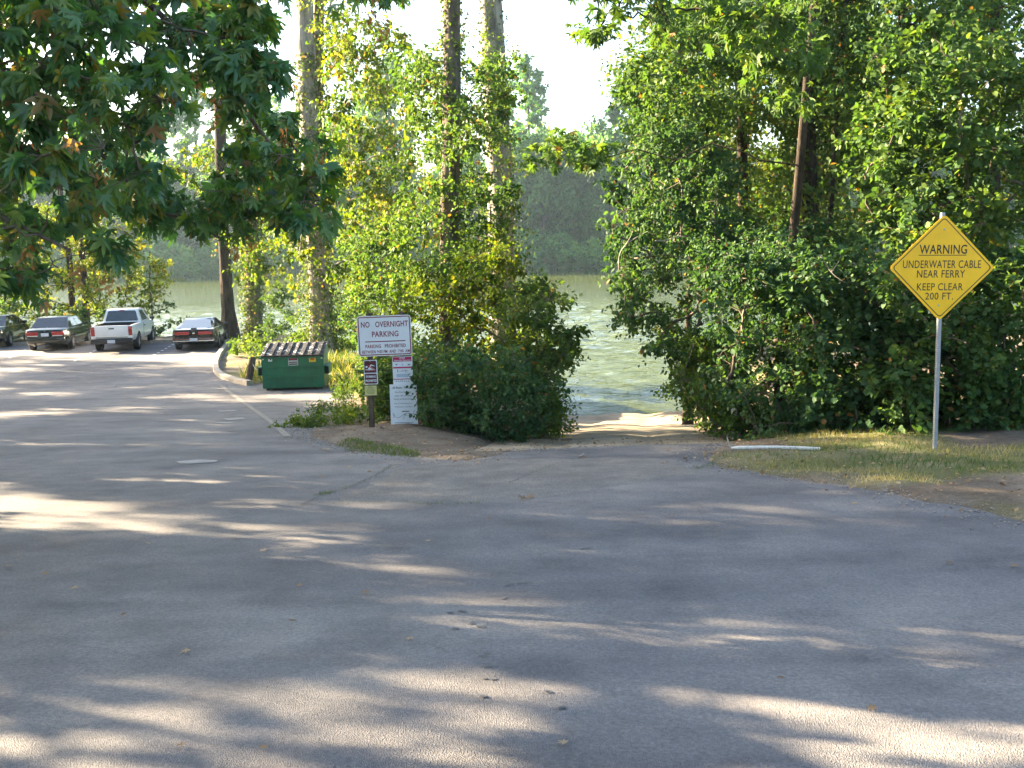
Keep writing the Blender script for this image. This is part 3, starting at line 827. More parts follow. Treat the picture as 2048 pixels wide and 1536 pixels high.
def px_cloud(rng, poly, y0, y1, n_):
    "random points in the block of space whose outline from the road is poly and whose depth runs y0..y1"
    xs = [p_[0] for p_ in poly]; ys = [p_[1] for p_ in poly]
    out = []
    while len(out) < n_:
        a_, b_ = rng.uniform(min(xs), max(xs)), rng.uniform(min(ys), max(ys))
        if pip(np.array([a_]), np.array([b_]), poly)[0]:
            out.append(A(a_, b_, rng.uniform(y0, y1)))
    return np.array(out)
# ------------------------------------------------------------------ far bank
def copy_tree(o_, parent=None):
    c_ = o_.copy(); COL.objects.link(c_); c_.parent = parent
    for ch in list(o_.children): copy_tree(ch, c_)
    return c_
def far_tree(kind, seed):
    rng = np.random.default_rng(seed)
    if kind == 'round':
        C = ellipsoid_pts(rng, (0, 0, 11.5), (5.4, 4.6, 9.0), 58, .55)
        R = rng.uniform(1.6, 3.3, len(C)); Ht, r0 = 20, .45
    elif kind == 'tall':
        C = ellipsoid_pts(rng, (0, 0, 21), (3.6, 3.4, 11.5), 80, .35)
        R = rng.uniform(0.9, 1.8, len(C)); Ht, r0 = 31, .5
    else:
        C = ellipsoid_pts(rng, (0, 0, 2.6), (4.2, 3.0, 2.9), 46, .5)
        R = rng.uniform(0.9, 1.5, len(C)); Ht, r0 = 3.2, .14
    return C, R, Ht, r0
FAR = {}
for kind, n_ in (('round', 4), ('tall', 2), ('bush', 3)):
    FAR[kind] = [far_tree(kind, 10 + k_ + (20 if kind == 'tall' else 40 if kind == 'bush' else 0)) for k_ in range(n_)]
far_protos = {}
FAR_LABEL = {'round': ('riverside_tree', 'hazy green broadleaf tree in the wood across the river', 'tree', 'broadleaf trees along the far bank'),
             'tall': ('poplar_tree', 'tall slender poplar rising above the wood across the river', 'tree', 'poplars rising above the far wood'),
             'under': ('woodland_bush', 'rounded undergrowth bush inside the wood across the river', 'bush', 'undergrowth in the far wood'),
             'bush': ('riverside_bush', 'grey green bush hanging over the far waterline', 'bush', 'bushes along the far waterline')}
def put_far(kind, px, Y, scale, rz, rng, as_=None):
    v_ = int(rng.integers(len(FAR[kind])))
    x_ = (px - 1024) / FPX * Y
    z_ = Hs(x_, Y) - 0.1
    nm, lb, ct, gp = FAR_LABEL[kind]
    if (kind, v_) not in far_protos:
        C, R, Ht, r0 = FAR[kind][v_]
        o_ = tree(nm, lb, ct, (0, 0, 0), (0.4, 0.3, Ht), r0, C, R * (.8 if kind == 'tall' else 1), 15 if kind != 'tall' else 7, 17 if kind != 'tall' else 11, 0.72 if kind != 'bush' else 0.6, 'lf_far', 'bark_dark', CARD, 100 + v_, gp, (0.4, 0.2, 0.03), 0.75, 0.25, r1=.2, limb_r=.04, sides=7, spread=.12)
        far_protos[(kind, v_)] = o_
    else:
        o_ = copy_tree(far_protos[(kind, v_)]); o_.name = nm
    if as_:
        nm, lb, ct, gp = FAR_LABEL[as_]
        o_.name = nm; tag(o_, lb, ct, gp)
    elif kind == 'bush':
        tag(o_, lb, ct, gp)
    o_.location = (x_, Y, z_); o_.rotation_euler = (0, 0, rz)
    o_.scale = (scale * rng.uniform(.9, 1.15), scale * rng.uniform(.9, 1.15), scale)
rng = np.random.default_rng(77)
for k_, px_ in enumerate(np.arange(-260, 2360, 76)):
    tall_here = 1.0 + 0.14 * math.sin(px_ * 0.011 + 1.0)
    put_far('round', px_ + rng.uniform(-18, 18), rng.uniform(215, 225), 1.2 * tall_here * rng.uniform(.82, 1.12), rng.uniform(0, 6.28), rng)
for px_ in np.arange(-240, 1500, 128):
    put_far('round', px_ + rng.uniform(-25, 25), rng.uniform(228, 238), rng.uniform(1.2, 1.45), rng.uniform(0, 6.28), rng)
for px_, s_ in ((1062, 1.14), (760, 1.05), (800, 1.12), (700, .95), (1268, 1.0), (1310, 1.1), (350, 1.0), (420, 1.05), (560, 1.0)):
    put_far('tall', px_, rng.uniform(222, 232), s_ * 1.2, rng.uniform(0, 6.28), rng)
for px_ in np.arange(-240, 2300, 80):
    put_far('bush', px_ + rng.uniform(-14, 14), rng.uniform(226, 232), rng.uniform(1.2, 1.8), rng.uniform(0, 6.28), rng, 'under')
for px_ in np.arange(-240, 1560, 62):
    put_far('bush', px_ + rng.uniform(-14, 14), rng.uniform(207.5, 210), rng.uniform(.9, 1.6), rng.uniform(0, 6.28), rng)

# ------------------------------------------------------------------ trees and shrubs on this bank
def gbase(px, Y):
    x_ = (px - 1024) / FPX * Y
    return np.array([x_, Y, dh(x_, Y)])
def trunk_px(pts, Y, base):
    P_ = [A(a_, b_, Y) for a_, b_ in pts]
    P_ = [np.asarray(base)] + [p_ for p_ in sorted(P_, key=lambda q_: q_[2]) if p_[2] > base[2] + .2]
    P_ = np.array(P_)
    zz = np.linspace(P_[0][2], P_[-1][2], 18)
    return np.stack([np.interp(zz, P_[:, 2], P_[:, k_]) for k_ in range(3)], -1)
R_ = lambda s_: np.random.default_rng(s_)
def radii(rng, C, a, b): return rng.uniform(a, b, len(C))

# -- big cottonwood behind the dumpster, with a second stem close by
rng = R_(301)
b0 = gbase(642, 38); tr = trunk_px([(604, -260), (608, 0), (618, 250), (629, 450), (640, 620)], 38, b0)
C = np.concatenate([px_cloud(rng, [(640, 20), (800, 40), (835, 300), (800, 500), (720, 520), (665, 430), (650, 250)], 33, 39, 150),
                    px_cloud(rng, [(520, -160), (800, -200), (760, 20), (560, 30)], 34, 40, 40),
                    px_cloud(rng, [(530, 430), (720, 440), (700, 560), (560, 570)], 35, 40, 26)])
tree('cottonwood_tree', 'tall pale barked cottonwood with ivy standing behind the green dumpster', 'tree', b0, None, .36, C, radii(rng, C, .45, .95), 8, 11, .15, 'lf_yellow', 'bark_pale', CARD, 301, None, (.42, .26, .02), .75, .45, r1=.8, trunk=tr, limb_r=.03,
     ivy=[(0.2, 3.2, 2600, .45, .11), (3.2, 11, 3600, .22, .12)])
rng = R_(302)
b0 = gbase(655, 38.6); tr = trunk_px([(640, -260), (638, 0), (635, 200), (634, 430)], 38.6, b0)
C = px_cloud(rng, [(600, -220), (760, -220), (720, -60), (620, -60)], 37, 41, 14)
tree('cottonwood_tree', 'brown second stem pressed against the pale cottonwood behind the dumpster', 'tree', b0, None, .2, C, radii(rng, C, .5, .9), 7, 9, .15, 'lf_yellow', 'bark', OV, 302, None, (.5, .2, .02), .75, .4, r1=.85, trunk=tr,
     ivy=[(0.2, 2.5, 900, .3, .11), (5, 12, 700, .12, .1)])
# -- two dark trunks at the end of the car park
rng = R_(303)
b0 = gbase(462, 48.2); tr = trunk_px([(430, -300), (436, 100), (444, 420), (455, 600)], 48.2, b0)
C = np.concatenate([px_cloud(rng, [(330, 330), (500, 240), (600, 300), (590, 500), (520, 540), (430, 470)], 45, 51, 46), px_cloud(rng, [(250, -150), (560, -200), (520, 60), (330, 60)], 45, 51, 24)])
tree('alder_tree', 'dark leaning trunk at the car park kerb behind the black coupe', 'tree', b0, None, .28, C, radii(rng, C, .5, 1.0), 8, 10, .17, 'lf_yellow', 'bark_dark', OV, 303, None, (.5, .2, .03), .75, .4, r1=.7, trunk=tr, limb_r=.03)
rng = R_(304)
b0 = gbase(512, 47); tr = trunk_px([(488, -300), (494, 100), (500, 420), (507, 600)], 47, b0)
C = np.concatenate([px_cloud(rng, [(470, 430), (560, 420), (560, 560), (470, 560)], 45, 49, 16), px_cloud(rng, [(420, -250), (600, -250), (600, 0), (440, 0)], 45, 49, 14)])
tree('alder_tree', 'ivy wrapped trunk between the black coupe and the pale cottonwood', 'tree', b0, None, .3, C, radii(rng, C, .5, .9), 8, 10, .16, 'lf_yellow', 'bark', OV, 304, None, (.42, .2, .02), .75, .35, r1=.7, trunk=tr,
     ivy=[(0.3, 6.5, 3600, .32, .13), (6.5, 12, 1200, .15, .12)])
# -- sunlit trees behind the parked cars
for k_, (px_, Y_, poly, n_, lb, sd) in enumerate((
        (150, 53.5, [(-40, 400), (120, 400), (190, 470), (170, 640), (-40, 640)], 80, 'sunlit young tree behind the black sedans', 305),
        (176, 52.5, [(150, 420), (260, 430), (330, 500), (335, 600), (250, 640), (170, 630)], 66, 'sunlit yellow green tree behind the silver pickup', 306),
        (-60, 53, [(-260, 380), (-20, 420), (0, 640), (-260, 640)], 50, 'sunlit yellow green tree at the car park edge beside the river, farthest from the dumpster', 307))):
    rng = R_(sd)
    b0 = gbase(px_, Y_)
    C = px_cloud(rng, poly, 51, 57, n_)
    tree('willow_tree', lb, 'tree', b0, b0 + (rng.uniform(-.6, .3), .3, 9.5), .2, C, radii(rng, C, .55, 1.0), 9, 12, .17, 'lf_yellow', 'bark_dark', CARD, sd, None, (.55, .2, .01), .6, .25, r1=.4, limb_r=.03, limb_low=.5)
rng = R_(308); b0 = gbase(306, 50.5)
C = np.array([A(300 + rng.uniform(-22, 22), y_, 50.5 + rng.uniform(-.5, .5)) for y_ in np.linspace(520, 690, 16)])
tree('sapling', 'thin leafy sapling by the kerb ahead of the silver pickup', 'sapling', b0, A(300, 500, 50.5), .045, C, radii(rng, C, .25, .55), 6, 8, .13, 'lf_yellow', 'bark_dark', CARD, 308, None, (.5, .2, .01), .6, .2, r1=.4, limb_r=.01)
for k_, (px_, Y_, poly, n_, sz, lb, sd, mt_) in enumerate((
        (560, 44.5, [(525, 560), (600, 570), (610, 690), (535, 690)], 26, .13, 'loose twiggy shrub between the two trunks by the river', 311, 'lf_green'),
        (690, 41.5, [(650, 590), (720, 590), (735, 690), (665, 705)], 30, .12, 'loose green shrub right beside the pale cottonwood foot', 312, 'lf_green'),
        (585, 39.8, [(470, 690), (530, 672), (640, 668), (720, 680), (700, 715), (480, 712)], 60, .12, 'low sunlit weedy shrub right behind the dumpster lid', 313, 'lf_weed'),
        (495, 42.5, [(462, 690), (520, 668), (545, 690), (520, 712), (470, 716)], 26, .12, 'low weeds on the kerbed island by the black coupe', 314, 'lf_weed'),
        (130, 51.5, [(-60, 600), (330, 610), (330, 670), (-60, 670)], 60, .15, 'shady undergrowth along the kerb behind the parked cars', 315, 'lf_green'),
        (-120, 51, [(-200, 560), (-40, 590), (-30, 680), (-200, 680)], 20, .15, 'green bush at the kerb beyond the dark sedan', 316, 'lf_green'),
        (380, 51.5, [(335, 640), (420, 650), (420, 672), (335, 672)], 10, .12, 'small light bush at the kerb ahead of the black coupe', 317, 'lf_weed'))):
    rng = R_(sd); C = px_cloud(rng, poly, Y_ - 1.5, Y_ + 1.0, n_)
    C[:, 2] = np.maximum(C[:, 2], dirt_h(C[:, 0], C[:, 1]) + .15)
    shrub('riverside_shrub', lb, gbase(px_, Y_), C, radii(rng, C, .3, .6), 8, 11, sz, mt_, CARD, sd, None, (.45, .2, .02), stem_r=.014)

# -- the two trunks in the middle of the picture and the thicket at their feet
rng = R_(320)
b0 = gbase(894, 22.5); tr = trunk_px([(907, -260), (905, 0), (902, 250), (899, 450), (896, 700)], 22.5, b0)
C = np.concatenate([px_cloud(rng, [(800, 110), (880, 60), (1000, 100), (1030, 300), (1020, 470), (960, 560), (790, 560), (770, 430), (830, 300)], 21, 24.5, 175),
                    px_cloud(rng, [(560, -560), (1280, -560), (1120, -90), (720, -90)], 19.5, 26, 130)])
tree('cottonwood_tree', 'straight dark ivy flecked trunk rising behind the parking sign', 'tree', b0, None, .215, C, np.where(C[:, 2] > 11.6, 1.7, 1.0) * radii(rng, C, .3, .62), 8, 11, .09, 'lf_green', 'bark', OV, 320, None, (.5, .2, .02), .75, .3, r1=.75, trunk=tr, limb_r=.02, limb_low=.85,
     ivy=[(0.2, 3.5, 900, .2, .085), (3.5, 9.5, 2600, .12, .08)])
rng = R_(321)
b0 = gbase(1012, 26.5); tr = trunk_px([(966, -300), (985, 60), (997, 300), (1004, 560)], 26.5, b0)
C = np.concatenate([px_cloud(rng, [(930, -300), (1120, -280), (1010, -60), (930, -60)], 25, 28, 16), px_cloud(rng, [(960, 60), (1030, 60), (1040, 240), (1020, 330), (960, 240)], 25, 26.3, 12)])
tree('cottonwood_tree', 'thick grey furrowed trunk next to the straight ivy flecked one', 'tree', b0, None, .36, C, radii(rng, C, .3, .6), 8, 9, .085, 'lf_green', 'bark_pale', OV, 321, None, (.5, .2, .02), .75, .3, r1=.7, trunk=tr, limb_r=.02,
     ivy=[(0.2, 5.5, 2600, .5, .085), (5.5, 10.5, 1500, .13, .08)])
center = (
    ('bramble_shrub', 'tall sunlit yellow green shrub around the foot of the two middle trunks', 935, 21.5, [(790, 570), (1000, 470), (1050, 560), (1060, 740), (980, 800), (850, 760), (775, 670)], 19.3, 23, 105, .082, 'lf_yellow', 331, (.42, .22, .03)),
    ('bramble_shrub', 'dark dense shrub between the notice board posts and the boat ramp', 985, 18, [(830, 720), (960, 700), (1075, 720), (1085, 840), (1030, 882), (920, 888), (845, 840)], 16.6, 19.2, 120, .075, 'lf_dark', 332, (.4, .2, .03)),
    ('elder_shrub', 'arching leafy shrub leaning out over the boat ramp towards the water', 1080, 20, [(1010, 580), (1080, 570), (1130, 640), (1165, 668), (1155, 692), (1090, 760), (1040, 720)], 18.5, 21, 62, .085, 'lf_green', 333, (.5, .2, .02)),
    ('elder_shrub', 'bright green bush at the left edge of the boat ramp', 1110, 19, [(1060, 775), (1095, 760), (1112, 850), (1090, 878), (1065, 860)], 18, 20.5, 34, .07, 'lf_weed', 334, (.45, .15, .01)),
    ('bramble_shrub', 'leafy green bramble behind the two notice sign posts', 800, 19.2, [(735, 730), (850, 700), (880, 830), (840, 862), (770, 850), (740, 800)], 18.3, 20.5, 52, .08, 'lf_green', 335, (.5, .2, .03)),
    ('bramble_shrub', 'mixed green shrub in the middle ground behind the parking sign', 790, 26, [(690, 470), (790, 440), (840, 600), (820, 730), (720, 740)], 23, 28, 90, .09, 'lf_green', 336, (.5, .22, .03)))
for nm, lb, px_, Y_, poly, y0, y1, n_, sz, mt_, sd, tn in center:
    rng = R_(sd); C = px_cloud(rng, poly, y0, y1, n_)
    C[:, 2] = np.maximum(C[:, 2], dirt_h(C[:, 0], C[:, 1]) + .12)
    shrub(nm, lb, gbase(px_, Y_), C, radii(rng, C, .2, .64), 10, 13, sz, mt_, OV, sd, None, tn, twig_tubes=250, stem_r=.014)
# weeds: low leafy plants at the left tip of the bank
rng = R_(340)
for k_, (px_, py_, h_, lb) in enumerate(((640, 838, .3, 'bright weed tuft at the tip of the dirt bank'), (690, 812, .45, 'leafy weed behind the dirt bank, dumpster side'), (720, 795, .5, 'tall leafy weed between the dumpster and the sign posts'),
                                       (755, 815, .5, 'weed clump at the foot of the swimming sign post'), (780, 770, .55, 'weed clump between the two sign posts'), (668, 850, .2, 'low weed on the bare dirt slope'), (715, 842, .3, 'weed on the slope below the swimming sign'), (610, 852, .14, 'small weed at the asphalt edge of the bank tip'))):
    g_ = ground(px_, py_); g_.z = dh(g_.x, g_.y)
    C = np.array([np.array(g_) + (rng.uniform(-.45, .45), rng.uniform(-.3, .3), rng.uniform(.1, h_)) for _ in range(12)])
    shrub('weed', lb, np.array(g_), C, rng.uniform(.15, .3, 12), 8, 9, .06, 'lf_weed', NARROW, 340 + k_, 'weeds on the dirt bank', (.45, .22, .04), stem_r=.006, cat='weed')

# -- the right hand thicket
right = (
    ('hazel_shrub', 'tall hazel with dangling leaf tips leaning over the boat ramp', 1480, 19.5, [(1225, 340), (1285, 250), (1420, 230), (1480, 330), (1470, 520), (1425, 620), (1375, 680), (1305, 720), (1258, 715), (1228, 640), (1210, 500)], 17.8, 21.5, 150, .082, 'lf_dark', 351, (.45, .2, .02), OV, .3),
    ('elder_shrub', 'yellow green bush at the right edge of the boat ramp', 1465, 19.5, [(1358, 690), (1425, 650), (1480, 700), (1490, 850), (1435, 885), (1405, 850), (1358, 770)], 16.6, 22, 90, .072, 'lf_weed', 352, (.4, .22, .03), OV, .15),
    ('bramble_shrub', 'dark bramble thicket behind the white pipe lying on the verge', 1530, 16.2, [(1400, 480), (1560, 450), (1640, 560), (1630, 885), (1470, 890), (1440, 720)], 15.4, 18, 150, .08, 'lf_dark', 353, (.38, .2, .02), OV, .2),
    ('bramble_shrub', 'dense shrub thicket just left of the warning sign post', 1710, 15.6, [(1580, 520), (1750, 480), (1830, 600), (1830, 885), (1610, 885)], 14.8, 17, 150, .085, 'lf_dark', 354, (.45, .2, .02), ROUND, .2),
    ('bramble_shrub', 'leafy blackberry thicket right behind the yellow warning sign', 1950, 15, [(1780, 560), (2110, 520), (2110, 885), (1770, 885)], 14.1, 16.4, 170, .09, 'lf_green', 355, (.4, .2, .03), ROUND, .2),
    ('hazel_shrub', 'tall pale leaved hazel rising behind and above the warning sign', 1920, 17, [(1720, 100), (1880, 40), (2110, 50), (2110, 560), (1790, 580), (1720, 430)], 15.2, 18, 210, .09, 'lf_green', 356, (.45, .2, .01), ROUND, .2),
    ('hazel_shrub', 'shaded understory hazel in the middle of the thicket under the maple', 1590, 19, [(1380, 420), (1500, 430), (1700, 430), (1740, 560), (1600, 620), (1420, 560)], 18, 21, 70, .08, 'lf_dark', 357, (.4, .2, .06), OV, .2))
for nm, lb, px_, Y_, poly, y0, y1, n_, sz, mt_, sd, tn, tp_, dr in right:
    rng = R_(sd); C = px_cloud(rng, poly, y0, y1, n_)
    C[:, 2] = np.maximum(C[:, 2], dirt_h(C[:, 0], C[:, 1]) + .12)
    shrub(nm, lb, gbase(px_, Y_), C, radii(rng, C, .2, .66), 10, 13, sz, mt_, tp_, sd, None, tn, twig_tubes=300, stem_r=.02, droop=dr, single=200 if sd in (353, 354, 355, 356) else 0)
for k_, (px_, Y_, pts, r0, poly, y0, y1, n_, lb, sd, mt_) in enumerate((
        (1625, 20.5, [(1606, -250), (1610, 0), (1618, 300), (1622, 500)], .17, [(1440, -220), (1760, -220), (1740, 180), (1640, 260), (1540, 230), (1430, 240), (1400, 60)], 18.5, 23, 170, 'dark maple trunk standing in the middle of the right thicket', 361, 'lf_green'),
        (1490, 22, [(1470, -250), (1476, 0), (1484, 300), (1488, 500)], .12, [(1230, 180), (1290, 70), (1430, -60), (1520, 60), (1470, 240), (1300, 260)], 19, 23, 140, 'slim dark trunk between the leaning hazel and the maple trunk', 362, 'lf_green'),
        (1660, 19, [(1700, -250), (1692, 0), (1672, 250), (1660, 450)], .05, [(1640, -60), (1760, -60), (1760, 220), (1690, 260)], 18, 21, 60, 'thin leaning stem close to the maple trunk', 363, 'lf_green'),
        (1795, 21, [(1822, -250), (1808, 0), (1798, 250), (1792, 450)], .12, [(1760, -200), (2110, -200), (2110, 60), (1900, 40), (1780, 80)], 17, 22, 100, 'reddish trunk half hidden above the warning sign thicket', 364, 'lf_green'),
        (1985, 20, [(2000, -250), (1994, 0), (1990, 300)], .13, [(1900, -260), (2200, -260), (2200, -20), (1930, -40)], 17, 22, 26, 'trunk at the back of the thicket behind the tall hazel', 365, 'lf_green'))):
    rng = R_(sd); b0 = gbase(px_, Y_); tr = trunk_px(pts, Y_, b0); C = px_cloud(rng, poly, y0, y1, n_)
    tree('woodland_tree', lb, 'tree', b0, None, r0, C, radii(rng, C, .35, .7), 9, 11, .1, mt_, 'bark_dark', CARD, sd, None, (.45, .2, .01), .7, .25, r1=.75, trunk=tr, limb_r=.015, limb_low=.85, ivy=[(1.5, 8.5, 1500, .16, .1)])
# sunlit foliage deep in the wood
for k_, (px_, Y_, poly, n_, lb) in enumerate(((1500, 30, [(1400, 200), (1540, 180), (1560, 520), (1400, 520)], 80, 'backlit young tree deep in the wood behind the slim trunk'), (1640, 31, [(1530, 180), (1760, 160), (1740, 520), (1540, 520)], 95, 'backlit young tree deep in the wood behind the maple trunk'), (1440, 29, [(1230, 120), (1400, 60), (1420, 330), (1260, 330)], 40, 'pale sunlit tree by the water beyond the leaning hazel'))):
    rng = R_(370 + k_); b0 = gbase(px_, Y_); C = px_cloud(rng, poly, Y_ - 2, Y_ + 3, n_)
    tree('woodland_tree', lb, 'tree', b0, b0 + (0, .4, 9), .1, C, radii(rng, C, .5, .9), 9, 11, .12, 'lf_yellow', 'bark', CARD, 370 + k_, None, (.5, .2, .02), .7, .25, r1=.4, limb_r=.015)
for k_, (px_, Y_, poly, n_, lb) in enumerate(((1380, 25, [(1270, 60), (1480, -60), (1500, 330), (1480, 480), (1300, 470)], 110, 'leafy tree filling the wood behind the leaning hazel'), (1730, 25, [(1560, -60), (1800, -80), (1820, 260), (1640, 230), (1580, 120)], 110, 'leafy tree filling the wood behind the thin leaning stem'), (1960, 24, [(1800, -80), (2110, -80), (2110, 420), (1820, 330)], 110, 'leafy tree filling the wood behind the tall pale hazel'), (1650, 21.5, [(1530, 110), (1750, 100), (1750, 420), (1640, 440), (1540, 400)], 80, 'shaded leafy tree veiling the maple trunk'), (1560, 24.5, [(1440, 400), (1700, 400), (1720, 520), (1430, 520)], 50, 'low leafy tree in the shade behind the maple trunk'))):
    rng = R_(375 + k_); b0 = gbase(px_, Y_); C = px_cloud(rng, poly, Y_ - 1.2, Y_ + 2.5, n_)
    tree('woodland_tree', lb, 'tree', b0, b0 + (0, .4, 9), .1, C, radii(rng, C, .5, .85), 9, 12, .12, 'lf_green', 'bark_dark', CARD, 375 + k_, None, (.45, .2, .02), .7, .25, r1=.4, limb_r=.015)
# bleached dead twigs sticking out of the thicket
rng = R_(380)
for k_, pts in enumerate(([(1238, 540, 18), (1236, 500, 17.8), (1262, 480, 17.7), (1296, 462, 17.6)], [(1310, 482, 17.9), (1335, 482, 17.8), (1362, 468, 17.7), (1390, 480, 17.7)], [(1640, 510, 15.2), (1665, 550, 15.1), (1690, 565, 15)], [(1530, 575, 15.6), (1550, 550, 15.5), (1590, 585, 15.4)])):
    P_ = np.array([A(*q_) for q_ in pts]); Q_ = spline(P_, 12)
    side = np.stack([Q_[6], Q_[6] + (.08, -.05, .14), Q_[6] + (.12, -.05, .25)])
    o_ = tubes('dead_branch', [(Q_, np.linspace(.013, .004, 12)), (side, np.array([.008, .005, .003]))], M['dead_twig'], None, 5)
    tag(o_, ['forked bleached dead branch on the hazel leaning over the ramp', 'curved bleached dead branch beside the leaning hazel', 'pale dead twig poking out left of the warning sign', 'pale bent dead twig in the dark bramble above the white pipe'][k_], 'branch')

# ------------------------------------------------------------------ bigleaf maple hanging in from the left
def proj(P_):
    P_ = np.asarray(P_, float) - np.array([0, 0, CAM_Z])
    Q_ = P_ @ np.array(CAM_R)
    return 1024 + FPX * Q_[:, 0] / -Q_[:, 2], 768 - FPX * Q_[:, 1] / -Q_[:, 2], -Q_[:, 2]
rng = R_(400)
mb = np.array([-10.0, 9.5, dh(-10.0, 9.5)])
maple = tag(empty('maple_tree', tuple(mb)), 'big leaf maple whose boughs hang in front of the car park', 'tree')
Cn = np.concatenate([px_cloud(rng, [(-80, -100), (330, -100), (340, 200), (320, 300), (260, 380), (270, 470), (210, 520), (120, 500), (60, 560), (-80, 590)], 7.0, 9.8, 100),
                     px_cloud(rng, [(330, -80), (560, -80), (540, 80), (590, 230), (650, 290), (655, 400), (600, 440), (550, 400), (500, 440), (440, 400), (420, 320), (430, 230), (400, 150), (330, 100)], 9.0, 11, 52),
                     px_cloud(rng, [(240, 370), (330, 340), (440, 410), (490, 450), (450, 480), (380, 440), (270, 410)], 9.5, 10.5, 12),
                     px_cloud(rng, [(700, -60), (830, -60), (810, 10), (750, 25)], 9.5, 10.5, 4)])
Rn = rng.uniform(.20, .38, len(Cn))
P1, D1, N1, S1, (TS, TE) = clump(rng, Cn, Rn, 6, 6, .6, .35, .118, up=1.0, spread=.16, t0=.45)
# the rest of the crown, outside the view to the left and above
Cf = ellipsoid_pts(rng, (-10.5, 7.5, 10.2), (6.5, 8.5, 5.2), 1150, .25)
qx, qy, qz = proj(Cf)
out = (qz < 0.5) | (qx < -90) | (qy < -110)
Cf = Cf[out]
Cf = Cf[rng.random(len(Cf)) < np.where(Cf[:, 1] < 8.5, .74, .80)]
P2, D2, N2, S2, _ = clump(rng, Cf, rng.uniform(.32, .6, len(Cf)), 6, 5, .6, .3, .16, up=1.0, spread=.12, t0=.4)
PP = np.concatenate([P1, P2]); DD = np.concatenate([D1, D2]); NN = np.concatenate([N1, N2]); SS = np.concatenate([S1, S2])
D1[:, 2] -= .3; DD[:, 2] -= .25
TT = tints(rng, len(PP), .45, .26, .03)
qx, qy, qz = proj(PP)
inside = (qx > -10) & (qx < 900) & (qy > -10) & (qy < 700) & (qz > 0)
score = np.where(inside, SS / qz, 0)
best = np.argsort(-score)[:300]
restm = np.ones(len(PP), bool); restm[best] = False
farm = restm.copy(); farm[:len(P1)] = False; restm[len(P1):] = False
loc = PP - mb
link('crown', leaves_mesh('crown', MAPLE, loc[restm], DD[restm], NN[restm], SS[restm], TT[restm]), M['lf_maple'], maple, kind='stuff')
link('upper_crown', leaves_mesh('upper_crown', MAPLE_S, loc[farm], DD[farm], NN[farm], SS[farm], TT[farm]), M['lf_maple'], maple, kind='stuff')
variants = []
for k_, (tv, cu) in enumerate(((.1, .2), (.25, .35), (.35, .25), (.45, .45), (.55, .3), (.7, .25), (.8, .35), (.93, .4))):
    tp_ = tpl_maple(cu)
    me = np_mesh('leaf', tp_[0], tp_[1], tint=np.full(len(tp_[0]), tv)); me.materials.append(M['lf_maple'])
    variants.append((tv, me))
for q_ in best:
    d_ = unit(DD[q_]); s_ = unit(np.cross(d_, NN[q_])); n_ = np.cross(s_, d_)
    me = min(variants, key=lambda v_: abs(v_[0] - TT[q_]))[1]
    o_ = link('leaf', me, None, maple)
    mw = Matrix(((s_[0], d_[0], n_[0]), (s_[1], d_[1], n_[1]), (s_[2], d_[2], n_[2])))
    o_.matrix_basis = Matrix.Translation(tuple(loc[q_])) @ mw.to_4x4() @ Matrix.Scale(float(SS[q_]), 4)
# boughs and twigs
boughs = [[(-10.0, 9.5, mb[2] + 5.0)] + [A(*q_) for q_ in ((-350, -60, 8.6), (-40, 110, 8.2), (180, 260, 8.2), (290, 400, 8.2))],
          [(-10.0, 9.5, mb[2] + 3.6)] + [A(*q_) for q_ in ((-300, 190, 9.0), (60, 320, 9.2), (250, 388, 9.6), (380, 440, 10), (452, 482, 10.3))],
          [(-10.0, 9.5, mb[2] + 5.8)] + [A(*q_) for q_ in ((-150, -240, 9.2), (250, -60, 9.2), (440, 130, 9.8), (520, 290, 10), (640, 400, 10.3))],
          [(-10.0, 9.5, mb[2] + 3.0)] + [A(*q_) for q_ in ((-300, 300, 8.0), (-20, 420, 7.8), (140, 500, 7.6))],
          [(-10.0, 9.5, mb[2] + 6.0)] + [A(*q_) for q_ in ((0, -300, 10), (400, -160, 10), (640, -60, 10), (790, -20, 10))],
          [(-10.0, 9.5, mb[2] + 6.0), (-11, 5.5, 12.5), (-12, 2, 14)], [(-10.0, 9.5, mb[2] + 7.0), (-13, 10, 13), (-14.5, 11, 14.5)], [(-10.0, 9.5, mb[2] + 4.5), (-10, 5, 10.5), (-8.5, 1.5, 11.5)]]
bp = []
for b_ in boughs:
    Q_ = spline(np.array([np.asarray(q_) for q_ in b_]) - mb, 26)
    bp.append((Q_, np.linspace(.085, .012, 26)))
tubes('bough', bp[:1], M['bark'], maple, 8)
for one in bp[1:]: tubes('bough', [one], M['bark'], maple, 8)
allb = np.concatenate([q_[0] for q_ in bp])
tw = []
tw += branching(rng, np.concatenate([Cn, Cf[::2]]) - mb, allb, 6, .06, .005, .42, .04)
for s_, e_ in zip(TS - mb, TE - mb):
    tw.append((np.stack([s_, (s_ + e_) / 2 + rng.normal(size=3) * .02, e_]), np.array([.005, .004, .002])))
tubes('twigs', tw, M['twig'], maple, 4, kind='stuff')
tp = np.array([(0, 0, -.3), (0, 0, 0), (.1, .05, 1.5), (.05, 0, 3.0), (-.1, -.1, 4.5), (-.1, 0, 6.5), (-.4, -.5, 8.0), (-.5, -.5, 9.5)])
tubes('trunk', [(tp, np.array([.5, .44, .36, .33, .3, .22, .14, .07]))], M['bark'], maple, 12)
